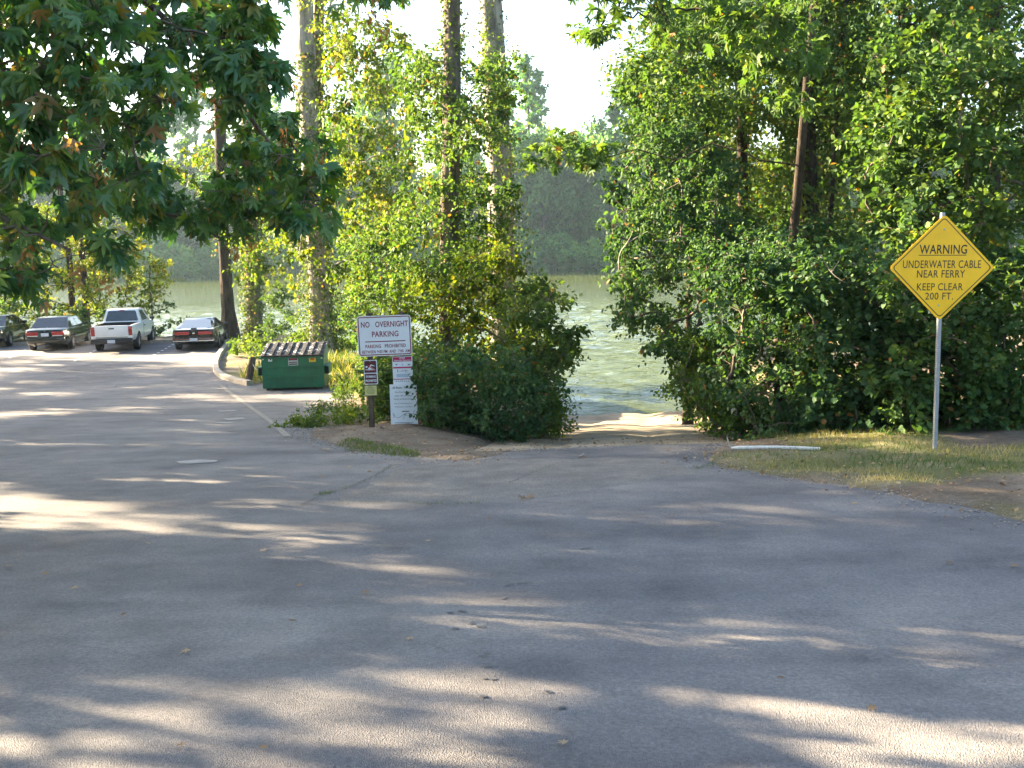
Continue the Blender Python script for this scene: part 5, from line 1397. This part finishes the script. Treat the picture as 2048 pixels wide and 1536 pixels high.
for f_ in ((0, 3, 2, 1), (4, 5, 6, 7), (0, 1, 5, 4), (1, 2, 6, 5), (2, 3, 7, 6), (3, 0, 4, 7)): bm.faces.new([vs_[k_] for k_ in f_])
bmesh.ops.bevel(bm, geom=list(bm.edges), offset=.015, segments=2, affect='EDGES')
link('bin', bm_mesh('bin', bm, 35), M['green_steel'], du)
for z_ in (.36, .63): box('front_rib', (-W_ / 2 + .14, W_ / 2 - .14, -.045, .0, z_, z_ + .035), M['green_steel'], du, .008)
box('top_rim', (-W_ / 2 - .025, W_ / 2 + .025, -.065, .0, HF - .06, HF - .0), M['green_steel'], du, .01)
for s_ in (-1, 1):
    x0 = s_ * W_ / 2
    bm = box_bm(min(x0, x0 + s_ * .13), max(x0, x0 + s_ * .13), .10, .95, .42, .66, .01)
    pk = link('fork_pocket', bm_mesh('fork_pocket', bm, 40), M['green_steel'], du)
    box('painted_opening', (min(x0 + s_ * .02, x0 + s_ * .115), max(x0 + s_ * .02, x0 + s_ * .115), .096, .2, .44, .64), M['shadow_hole'], pk)  # solid near-black block, painted as the shade inside the pocket
    box('corner_skid', (x0 - s_ * .14 - .05, x0 - s_ * .14 + .05, .05, D_d - .05, 0, .058), M['black'], du)
    box('reflector', (x0 - s_ * .05 - .022, x0 - s_ * .05 + .022, -.03, -.02, .88, .93), M['sign_white'], du)
    sl = math.atan2(HB - HF, D_d + .08)
    lid = empty('lid', (s_ * W_ / 4, -.05, HF + .02), 0, du); lid.rotation_euler = (sl, 0, 0)
    hw = W_ / 4 + .012
    box('lid_sheet', (-hw + (.014 if s_ > 0 else 0), hw - (.014 if s_ < 0 else 0), -.03, 1.26, 0, .022), M['lid'], lid, .006)
    for k_ in range(4):
        xr = -hw + (k_ + .5) * hw / 2
        box('lid_rib', (xr - .014, xr + .014, .0, 1.24, .023, .05), M['lid_rib'], lid, .006)
    box('lid_lip', (-hw + .02, hw - .02, -.05, -.031, -.02, .03), M['black'], lid)
box('hinge_rod', (-W_ / 2, W_ / 2, D_d + .07, D_d + .1, HB - .02, HB + .01), M['black'], du)
def sticker(nm, x_, z_, w_, h_, mt_, y_=-.036): return box(nm, (x_ - w_ / 2, x_ + w_ / 2, y_, y_ + .006, z_ - h_ / 2, z_ + h_ / 2), mt_, du)
sticker('white_sticker', -.62, .89, .11, .11, M['sign_white']); sticker('notice', -.61, .9, .04, .05, M['ink'], -.038)
lb_ = sticker('company_sticker', .02, .83, .27, .24, M['sign_white'])
for z_, h_, c_, w_ in ((.885, .085, 'ink', .25), (.80, .035, 'ink', .25), (.745, .04, 'ink', .25), (.89, .03, 'pink', .19), (.84, .014, 'sign_white', .2)):
    sticker('print_band', .02, z_, w_, h_, M[c_], -.0385 if c_ == 'ink' else -.041)
ys_ = sticker('yellow_sticker', .56, .86, .19, .14, plain('yellow_sticker_vinyl', (.62, .45, .02), .5)); sticker('print_band', .56, .87, .12, .06, plain('brown_print', (.35, .12, .02), .5), -.0385)
# leaning post and cable
pb = ground(496, 768); pb.z = dh(pb.x, pb.y)
pt = at(506, 714, pb.y)
lp = tag(empty('wooden_post', pb), 'short leaning weathered wooden post beside the dumpster', 'post')
ax = pt - pb
tubes('shaft', [(np.array([tuple(-ax * .2), (0, 0, 0), tuple(ax * .5), tuple(ax * .98), tuple(ax)]), np.array([.11, .11, .105, .10, .06]))], M['post_wood'], lp, 9)
q0 = np.array(pb + ax * .8); q1 = np.array(db) + np.array([-.95, .1, .6])
tt_ = np.linspace(0, 1, 12)[:, None]; cab = q0 + (q1 - q0) * tt_; cab[:, 2] -= .10 * 4 * (tt_ * (1 - tt_))[:, 0]
tag(tubes('cable', [(cab, np.full(12, .012))], M['black'], None, 5), 'thin dark cable strung from the leaning post to the dumpster', 'cable')
a_ = at(655, 750, 30.6); b_ = at(700, 749, 30.8)
gz_ = dh(a_.x, a_.y) + .35
wl = np.array([(a_.x, a_.y, a_.z), ((a_.x + b_.x) / 2, a_.y + .1, (a_.z + b_.z) / 2 + .01), (b_.x, b_.y, b_.z)])
wl[:, 2] = np.maximum(wl[:, 2], dirt_h(wl[:, 0], wl[:, 1]) + .05)
M['white_wood'] = plain('peeling_white_paint', (.62, .58, .50), .8, var=.25, scale=18)
tag(tubes('white_rail', [(spline(wl, 8), np.array([.02] + [.05] * 6 + [.02]))], M['white_wood'], None, 8), 'short white rail lying on the brush to the right of the dumpster', 'rail')

# ------------------------------------------------------------------ white pipe and post at the verge
g0 = ground(1462, 903); g1 = ground(1638, 902)
zp = lambda x_, y_: dh(x_, y_) + .036
P0 = np.array([g0.x, g0.y, zp(g0.x, g0.y)]); P1_ = np.array([g1.x, g1.y - .05, zp(g1.x, g1.y)])
pp = tag(empty('white_pipe', tuple(P0)), 'bent white pipe lying along the edge of the grass verge', 'pipe')
pth = P0 + (P1_ - P0) * np.linspace(0, 1, 12)[:, None]; pth[:, 2] += .012 * np.sin(np.linspace(0, 3.14, 12))
tubes('barrel', [(pth - P0, np.array([.018] + [.029] * 10 + [.028]))], M['white_wood'], pp, 10)
bend = np.array([(0, 0, 0), (-.02, .02, .04), (-.035, .04, .10), (-.045, .05, .15)])
tubes('bent_end', [(bend, np.array([.016, .013, .010, .006]))], M['dead_twig'], pp, 8)
box('rusty_cap', (-.004, .006, -.03, .03, -.03, .03), plain('rust', (.25, .09, .03), .9, var=.3, scale=30), pp, .003, tuple(P1_ - P0))
g0 = at(1468, 868, 16.9); gz_ = dh(g0.x, g0.y)
wpo = tag(empty('white_post', (g0.x, g0.y, gz_)), 'white painted stub post hidden in the bramble above the pipe', 'post')
tubes('shaft', [(np.array([(0, 0, -.2), (0, 0, .2), (0, 0, .5), (0, 0, .52)]), np.array([.05, .05, .048, .03]))], M['white_wood'], wpo, 10)
# small stick on the ramp edge, white stick on the tip of the bank
for (a0, b0_), (a1, b1), lb in (((1160, 917), (1175, 914), 'small pale stick lying at the top edge of the boat ramp'), ((640, 900), (664, 903), 'thin white stick on the asphalt beside the dirt bank')):
    s0, s1 = ground(a0, b0_), ground(a1, b1)
    Q_ = np.array([(s0.x, s0.y, Hs(s0.x, s0.y) + .025), ((s0.x + s1.x) / 2, (s0.y + s1.y) / 2 + .03, Hs(s0.x, s0.y) + .035), (s1.x, s1.y, Hs(s1.x, s1.y) + .025)])
    tag(tubes('stick', [(Q_, np.array([.008, .012, .006]))], M['dead_twig'], None, 6), lb, 'stick')

# ------------------------------------------------------------------ vehicles
def paint(name, col, metal=.3, rough=.3, coat=1.0):
    m_ = plain(name, col, rough, metal, .5, coat=coat, var=.06, scale=3)
    m_.node_tree.nodes['Principled BSDF'].inputs['Coat Roughness'].default_value = .06
    return m_
M['tyre'] = plain('tyre_rubber', (.02, .02, .021), .75)
M['rim'] = plain('alloy_wheel', (.5, .5, .5), .3, metal=.85)
M['glass'] = plain('tinted_car_glass', (.012, .016, .016), .04, spec=.8, coat=.5)
M['red_lens'] = plain('red_tail_lens', (.33, .012, .012), .2, coat=1)
M['white_lens'] = plain('clear_lens', (.6, .58, .52), .2, coat=1)
M['trim'] = plain('black_plastic_trim', (.02, .021, .023), .55)
M['chrome'] = plain('bright_trim', (.6, .6, .58), .2, metal=.9)
M['plate'] = plain('number_plate', (.45, .52, .62), .4, var=.2, scale=40)
M['dark_in'] = plain('wheel_well', (.012, .012, .012), .95)
def loft_body(name, st, mat, parent, cuts):
    rings = []
    for (y_, w_, zb, ze, zt) in st:
        hh = ze - zb
        half = [(0, zb), (.72 * w_, zb), (.93 * w_, zb + .06 * hh + .02), (w_ * .985, zb + .28 * hh), (w_, zb + .55 * hh), (.985 * w_, zb + .82 * hh), (.945 * w_, ze - .01), (.86 * w_, ze + (zt - ze) * .45), (.5 * w_, zt - .004), (0, zt)]
        rings.append([(x_, y_, z_) for x_, z_ in half] + [(-x_, y_, z_) for x_, z_ in half[-2:0:-1]])
    k = len(rings[0])
    V_ = [v_ for r_ in rings for v_ in r_]
    F_ = [(i_ * k + j_, i_ * k + (j_ + 1) % k, (i_ + 1) * k + (j_ + 1) % k, (i_ + 1) * k + j_) for i_ in range(len(rings) - 1) for j_ in range(k)]
    F_ += [tuple(range(k)), tuple((len(rings) - 1) * k + j_ for j_ in reversed(range(k)))]
    me = py_mesh(name, V_, F_); bm = bmesh.new(); bm.from_mesh(me); bpy.data.meshes.remove(me)
    o_ = link(name, bm_mesh(name, bm), mat)
    cs = []
    for c_ in cuts:
        if c_[0] == 'cyl':
            _, y_, z_, r_ = c_
            b2 = bmesh.new()
            for s_ in (-1, 1):
                bmesh.ops.create_cone(b2, segments=28, radius1=r_, radius2=r_, depth=.5, cap_ends=True, matrix=Matrix.Translation((s_ * .86, y_, z_)) @ Matrix.Rotation(RAD(90), 4, 'Y'))
        else:
            b2 = box_bm(*c_[1])
        co_ = link('cutter', bm_mesh('cutter', b2), M['dark_in']); cs.append(co_)
        md = o_.modifiers.new('cut', 'BOOLEAN'); md.object = co_; md.operation = 'DIFFERENCE'; md.solver = 'EXACT'
        md.material_mode = 'TRANSFER'
    bpy.context.view_layer.update()
    dg = bpy.context.evaluated_depsgraph_get()
    me = bpy.data.meshes.new_from_object(o_.evaluated_get(dg))
    o_.modifiers.clear()
    old = o_.data; o_.data = me; bpy.data.meshes.remove(old)
    for co_ in cs:
        d_ = co_.data; bpy.data.objects.remove(co_); bpy.data.meshes.remove(d_)
    for p_ in me.polygons: p_.use_smooth = True
    me.set_sharp_from_angle(angle=RAD(32))
    o_.parent = parent
    return o_
def wheel(parent, x, y, r, w, side, spokes=5):
    e_ = empty('wheel', (x, y, r), 0, parent)
    prof = [(r * .60, -w / 2 + .01), (r * .90, -w / 2), (r * .985, -w / 2 + .02), (r, -w / 2 + .05), (r, w / 2 - .05), (r * .985, w / 2 - .02), (r * .90, w / 2), (r * .60, w / 2 - .01)]
    K = 24; V_, F_ = [], []
    for k_ in range(K):
        a_ = 2 * math.pi * k_ / K
        for rr_, xx_ in prof: V_.append((xx_, rr_ * math.cos(a_), rr_ * math.sin(a_)))
    m_ = len(prof)
    for k_ in range(K):
        for j_ in range(m_):
            F_.append((k_ * m_ + j_, k_ * m_ + (j_ + 1) % m_, ((k_ + 1) % K) * m_ + (j_ + 1) % m_, ((k_ + 1) % K) * m_ + j_))
    me = py_mesh('tyre', V_, F_); bm = bmesh.new(); bm.from_mesh(me); bpy.data.meshes.remove(me)
    link('tyre', bm_mesh('tyre', bm, 40), M['tyre'], e_)
    bm = bmesh.new()
    rx = Matrix.Rotation(RAD(90), 4, 'Y')
    bmesh.ops.create_cone(bm, segments=24, radius1=r * .62, radius2=r * .62, depth=.02, cap_ends=True, matrix=Matrix.Translation((side * w * .18, 0, 0)) @ rx)
    bmesh.ops.create_cone(bm, segments=12, radius1=r * .17, radius2=r * .13, depth=.05, cap_ends=True, matrix=Matrix.Translation((side * w * .36, 0, 0)) @ rx)
    for k_ in range(spokes):
        a_ = 2 * math.pi * k_ / spokes
        b2 = Matrix.Rotation(a_, 4, 'X') @ Matrix.Translation((side * w * .33, 0, r * .34)) @ Matrix.Diagonal((.035, r * .2, r * .58, 1))
        bmesh.ops.create_cube(bm, size=1.0, matrix=b2)
    link('rim', bm_mesh('rim', bm), M['rim'], e_)
    return e_
def bil(q_, u, v):
    a_, b_, c_, d_ = [Vector(z_) for z_ in q_]       # bottom-left, bottom-right, top-right, top-left
    return (a_.lerp(b_, u)).lerp(d_.lerp(c_, u), v)
def pane(name, quad, u0, u1, v0, v1, mat, parent, out=.006, slant=0.0):
    P4 = [bil(quad, u0, v0), bil(quad, u1, v0), bil(quad, u1 - slant, v1), bil(quad, u0 + max(0, slant) * .0, v1)]
    nn = (P4[1] - P4[0]).cross(P4[3] - P4[0]).normalized()
    V_ = [p_ + nn * out for p_ in P4] + [p_ - nn * .01 for p_ in P4]
    me = py_mesh(name, V_, [(0, 1, 2, 3), (7, 6, 5, 4), (0, 4, 5, 1), (1, 5, 6, 2), (2, 6, 7, 3), (3, 7, 4, 0)])
    bm = bmesh.new(); bm.from_mesh(me); bpy.data.meshes.remove(me)
    bmesh.ops.bevel(bm, geom=[e_ for e_ in bm.edges if abs((e_.verts[0].co - e_.verts[1].co).dot(nn)) > .01], offset=.03, segments=3, affect='EDGES')
    return link(name, bm_mesh(name, bm), mat, parent)
def greenhouse(parent, yr, yf, zb, wb_, tr, tf, zt, wt, mat, split, bev=.07):
    "cabin: base from yr to yf at half width wb_, roof from tr to tf at half width wt"
    B = [(-wb_, yr, zb), (wb_, yr, zb), (wb_, yf, zb), (-wb_, yf, zb)]
    T = [(-wt, tr, zt), (wt, tr, zt), (wt, tf, zt), (-wt, tf, zt)]
    bm = bmesh.new()
    vb = [bm.verts.new((x_, y_, z_ - .12)) for x_, y_, z_ in B]; vm = [bm.verts.new(b_) for b_ in B]; vt = [bm.verts.new(t_) for t_ in T]
    bm.faces.new(vb[::-1]); tf_ = bm.faces.new(vt)
    for lo_, hi_ in ((vb, vm), (vm, vt)):
        for k_ in range(4): bm.faces.new((lo_[k_], lo_[(k_ + 1) % 4], hi_[(k_ + 1) % 4], hi_[k_]))
    bmesh.ops.bevel(bm, geom=list(tf_.edges), offset=bev, segments=4, affect='EDGES', profile=.5)
    link('cabin', bm_mesh('cabin', bm, 50), mat, parent)
    pane('rear_window', (B[0], B[1], T[1], T[0]), .07, .93, .10, .86, M['glass'], parent)
    pane('windscreen', (B[2], B[3], T[3], T[2]), .07, .93, .08, .86, M['glass'], parent)
    for side in (1, -1):
        q_ = (B[1], B[2], T[2], T[1]) if side > 0 else (B[3], B[0], T[0], T[3])
        for (u0, u1) in split:
            if side < 0: u0, u1 = 1 - u1, 1 - u0
            pane('side_window', q_, u0, u1, .10, .84, M['glass'], parent)
def mirror(parent, x, y, z, mat):
    for s_ in (-1, 1): box('wing_mirror', (s_ * x - .09, s_ * x + .09, y - .05, y + .05, z, z + .12), mat, parent, .03)
def car_root(name, label, cat, px, py, az):
    g_ = ground(px, py)
    return tag(empty(name, (g_.x, g_.y, Hs(g_.x, g_.y)), RAD(az)), label, cat, 'vehicles parked nose in along the river kerb')
AZ = 8.6
# -- saloons
def saloon(label, px, py, pm, tail, az=AZ):
    c_ = car_root('parked_car', label, 'car', px, py, az)
    st = [(-1.0, .70, .40, .84, .86), (-.97, .78, .36, .90, .93), (-.85, .84, .28, .95, .985), (-.4, .875, .22, .955, .995), (.2, .885, .2, .93, .97), (1.6, .89, .2, .90, .93), (2.5, .88, .2, .875, .92), (3.2, .85, .22, .80, .85), (3.6, .76, .3, .68, .73), (3.72, .6, .38, .60, .63)]
    loft_body('body', st, pm, c_, [('cyl', 0.0, .33, .37), ('cyl', 2.72, .33, .37)])
    greenhouse(c_, -.30, 2.62, .935, .80, .38, 1.62, 1.41, .60, pm, [(.20, .50), (.53, .86)])
    for x_ in (-.80, .80):
        for y_ in (0, 2.72): wheel(c_, x_, y_, .315, .2, 1 if x_ > 0 else -1, 7)
    box('rear_bumper', (-.80, .80, -1.08, -.86, .42, .62), pm, c_, .05)
    box('bumper_strip', (-.78, .78, -1.092, -1.0, .585, .605), M['trim'], c_, .004)
    for s_ in (-1, 1):
        x0, x1 = (s_ * .74, s_ * tail) if s_ < 0 else (tail, .74)
        tl = box('tail_light', (min(x0, x1), max(x0, x1), -1.03, -.93, .70, .86), M['red_lens'], c_, .02)
        box('reversing_lamp', (min(x0, x1) + .02, max(x0, x1) - .02, -1.036, -.95, .665, .698), M['white_lens'], c_, .006)
        box('side_moulding', (s_ * .885 - .012, s_ * .885 + .012, .42, 2.3, .50, .54), M['chrome'], c_, .004)
        for y_ in (.9, 1.9): box('door_handle', (s_ * .885 - .015, s_ * .885 + .015, y_ - .09, y_ + .09, .76, .79), M['trim'], c_, .008)
        box('sill_trim', (s_ * .83 - .02, s_ * .83 + .02, .42, 2.3, .2, .25), M['chrome'], c_, .006)
    box('number_plate', (-.155, .155, -1.042, -1.0, .66, .80), M['plate'], c_, .004)
    box('emblem', (-.03, .03, -1.0, -.955, .875, .905), M['chrome'], c_, .008)
    mirror(c_, .94, 2.15, .93, pm)
    box('exhaust', (-.5, -.42, -1.0, -.6, .24, .29), M['chrome'], c_, .02)
    return c_
saloon('dark green black saloon between the silver pickup and another dark saloon', 106, 699, paint('dark_green_black_paint', (.012, .02, .017), .2, .25), .28)
saloon('black saloon parked farthest from the dumpster, only half in view', -18, 694, paint('black_green_paint', (.014, .022, .02), .2, .25), .38, AZ + 1)
# -- silver pickup
pm = paint('silver_paint', (.74, .76, .79), .1, .35)
c_ = car_root('pickup_truck', 'silver pickup truck with open bed and black rear bumper', 'truck', 238, 700, AZ)
st = [(-1.12, .80, .52, 1.08, 1.10), (-1.09, .85, .46, 1.11, 1.13), (-.6, .875, .42, 1.12, 1.14), (.6, .88, .40, 1.12, 1.14), (.95, .88, .38, 1.12, 1.14), (2.3, .88, .38, 1.10, 1.14), (2.7, .88, .38, 1.06, 1.14), (3.6, .86, .42, .98, 1.08), (3.95, .80, .46, .86, .95), (4.02, .7, .5, .8, .86)]
bd = loft_body('body', st, pm, c_, [('cyl', 0.0, .36, .45), ('cyl', 3.15, .36, .45), ('box', (-.72, .72, -1.03, .86, .66, 1.3))])
box('bed_liner', (-.715, .715, -1.025, .855, .64, .668), M['trim'], c_)
for s_ in (-1, 1): box('bed_liner_side', (s_ * .71 - .008, s_ * .71 + .008, -1.02, .85, .67, 1.10), M['trim'], c_)
box('bed_liner_front', (-.70, .70, .835, .85, .67, 1.10), M['trim'], c_)
greenhouse(c_, .93, 2.75, 1.12, .82, 1.12, 2.05, 1.70, .64, pm, [(.16, .80)], .09)
tg = box('tailgate', (-.655, .655, -1.145, -1.08, .62, 1.125), pm, c_, .012)
box('handle', (-.11, .11, -1.152, -1.14, .98, 1.03), M['trim'], tg, .008)
box('lower_strip', (-.64, .64, -1.153, -1.14, .625, .665), M['chrome'], tg, .006)
bp2 = box('rear_bumper', (-.84, .84, -1.30, -1.05, .38, .60), M['trim'], c_, .05)
box('number_plate', (-.155, .155, -1.312, -1.29, .41, .55), M['plate'], c_, .004)
for s_ in (-1, 1):
    box('tail_light', (min(s_ * .67, s_ * .83), max(s_ * .67, s_ * .83), -1.14, -1.04, .70, 1.09), M['red_lens'], c_, .025)
    box('door_handle', (s_ * .885 - .015, s_ * .885 + .015, 1.15, 1.33, .95, .99), M['trim'], c_, .008)
    box('door_seam', (s_ * .881 - .004, s_ * .881 + .004, 1.02, 1.032, .5, 1.1), M['trim'], c_)
    for y_ in (0, 3.15): wheel(c_, s_ * .77, y_, .36, .24, s_, 6)
box('brake_lamp', (-.1, .1, 1.075, 1.105, 1.615, 1.65), M['red_lens'], c_, .008)
mirror(c_, .98, 2.42, 1.14, M['trim'])
box('axle', (-.7, .7, -.06, .06, .3, .42), M['trim'], c_, .03)
# -- black coupe
pm = paint('near_black_paint', (.014, .018, .02), .2, .25)
c_ = car_root('parked_car', 'low black hatchback coupe with full width red tail lights', 'car', 397, 697, AZ)
st = [(-1.12, .80, .44, .84, .86), (-1.08, .86, .36, .88, .91), (-.9, .895, .28, .90, .94), (-.4, .915, .2, .90, .94), (.3, .915, .18, .86, .90), (1.5, .91, .18, .84, .87), (2.4, .905, .18, .80, .85), (3.2, .86, .22, .70, .75), (3.65, .74, .3, .60, .63), (3.75, .6, .36, .52, .55)]
loft_body('body', st, pm, c_, [('cyl', 0.0, .32, .38), ('cyl', 2.6, .32, .38)])
greenhouse(c_, -.78, 2.30, .90, .80, .62, 1.38, 1.27, .56, pm, [(.48, .86)], .06)
for s_ in (-1, 1):
    tl = box('tail_light', (min(s_ * .18, s_ * .76), max(s_ * .18, s_ * .76), -1.135, -1.06, .69, .82), M['red_lens'], c_, .01)
    for y_ in (0, 2.6): wheel(c_, s_ * .80, y_, .31, .23, s_, 5)
    box('spoiler_stud', (s_ * .6 - .015, s_ * .6 + .015, -1.0, -.95, .93, .97), M['trim'], c_, .004)
box('light_panel', (-.78, .78, -1.12, -1.05, .56, .855), M['trim'], c_, .015)
box('emblem', (-.05, .05, -1.13, -1.1, .72, .79), M['chrome'], c_, .01)
box('rear_bumper', (-.84, .84, -1.17, -1.0, .40, .55), pm, c_, .04)
box('bumper_strip', (-.83, .83, -1.182, -1.1, .415, .455), M['chrome'], c_, .01)
box('red_pinstripe', (-.82, .82, -1.176, -1.1, .505, .52), M['red_lens'], c_, .003)
box('number_plate', (-.155, .155, -1.19, -1.15, .42, .55), M['plate'], c_, .004)
box('hatch_latch', (-.12, .12, -1.02, -.93, .925, .96), M['trim'], c_, .008)
box('spoiler', (-.80, .80, -1.13, -.93, .875, .905), pm, c_, .012)
mirror(c_, .96, 1.85, .86, pm)

# ------------------------------------------------------------------ summer haze over the river
hz = box('haze', (-435, 435, -75, 575, -6, 62), None)
hz['kind'] = 'stuff'
m = bpy.data.materials.new('thin_summer_haze'); m.use_nodes = True
n = m.node_tree; n.nodes.remove(n.nodes['Principled BSDF'])
pv = n.nodes.new('ShaderNodeVolumePrincipled')
pv.inputs['Color'].default_value = (0.58, 0.80, 1.0, 1)
pv.inputs['Density'].default_value = 0.0002
pv.inputs['Anisotropy'].default_value = 0.35
n.links.new(pv.outputs['Volume'], n.nodes['Material Output'].inputs['Volume'])
hz.data.materials.append(m)
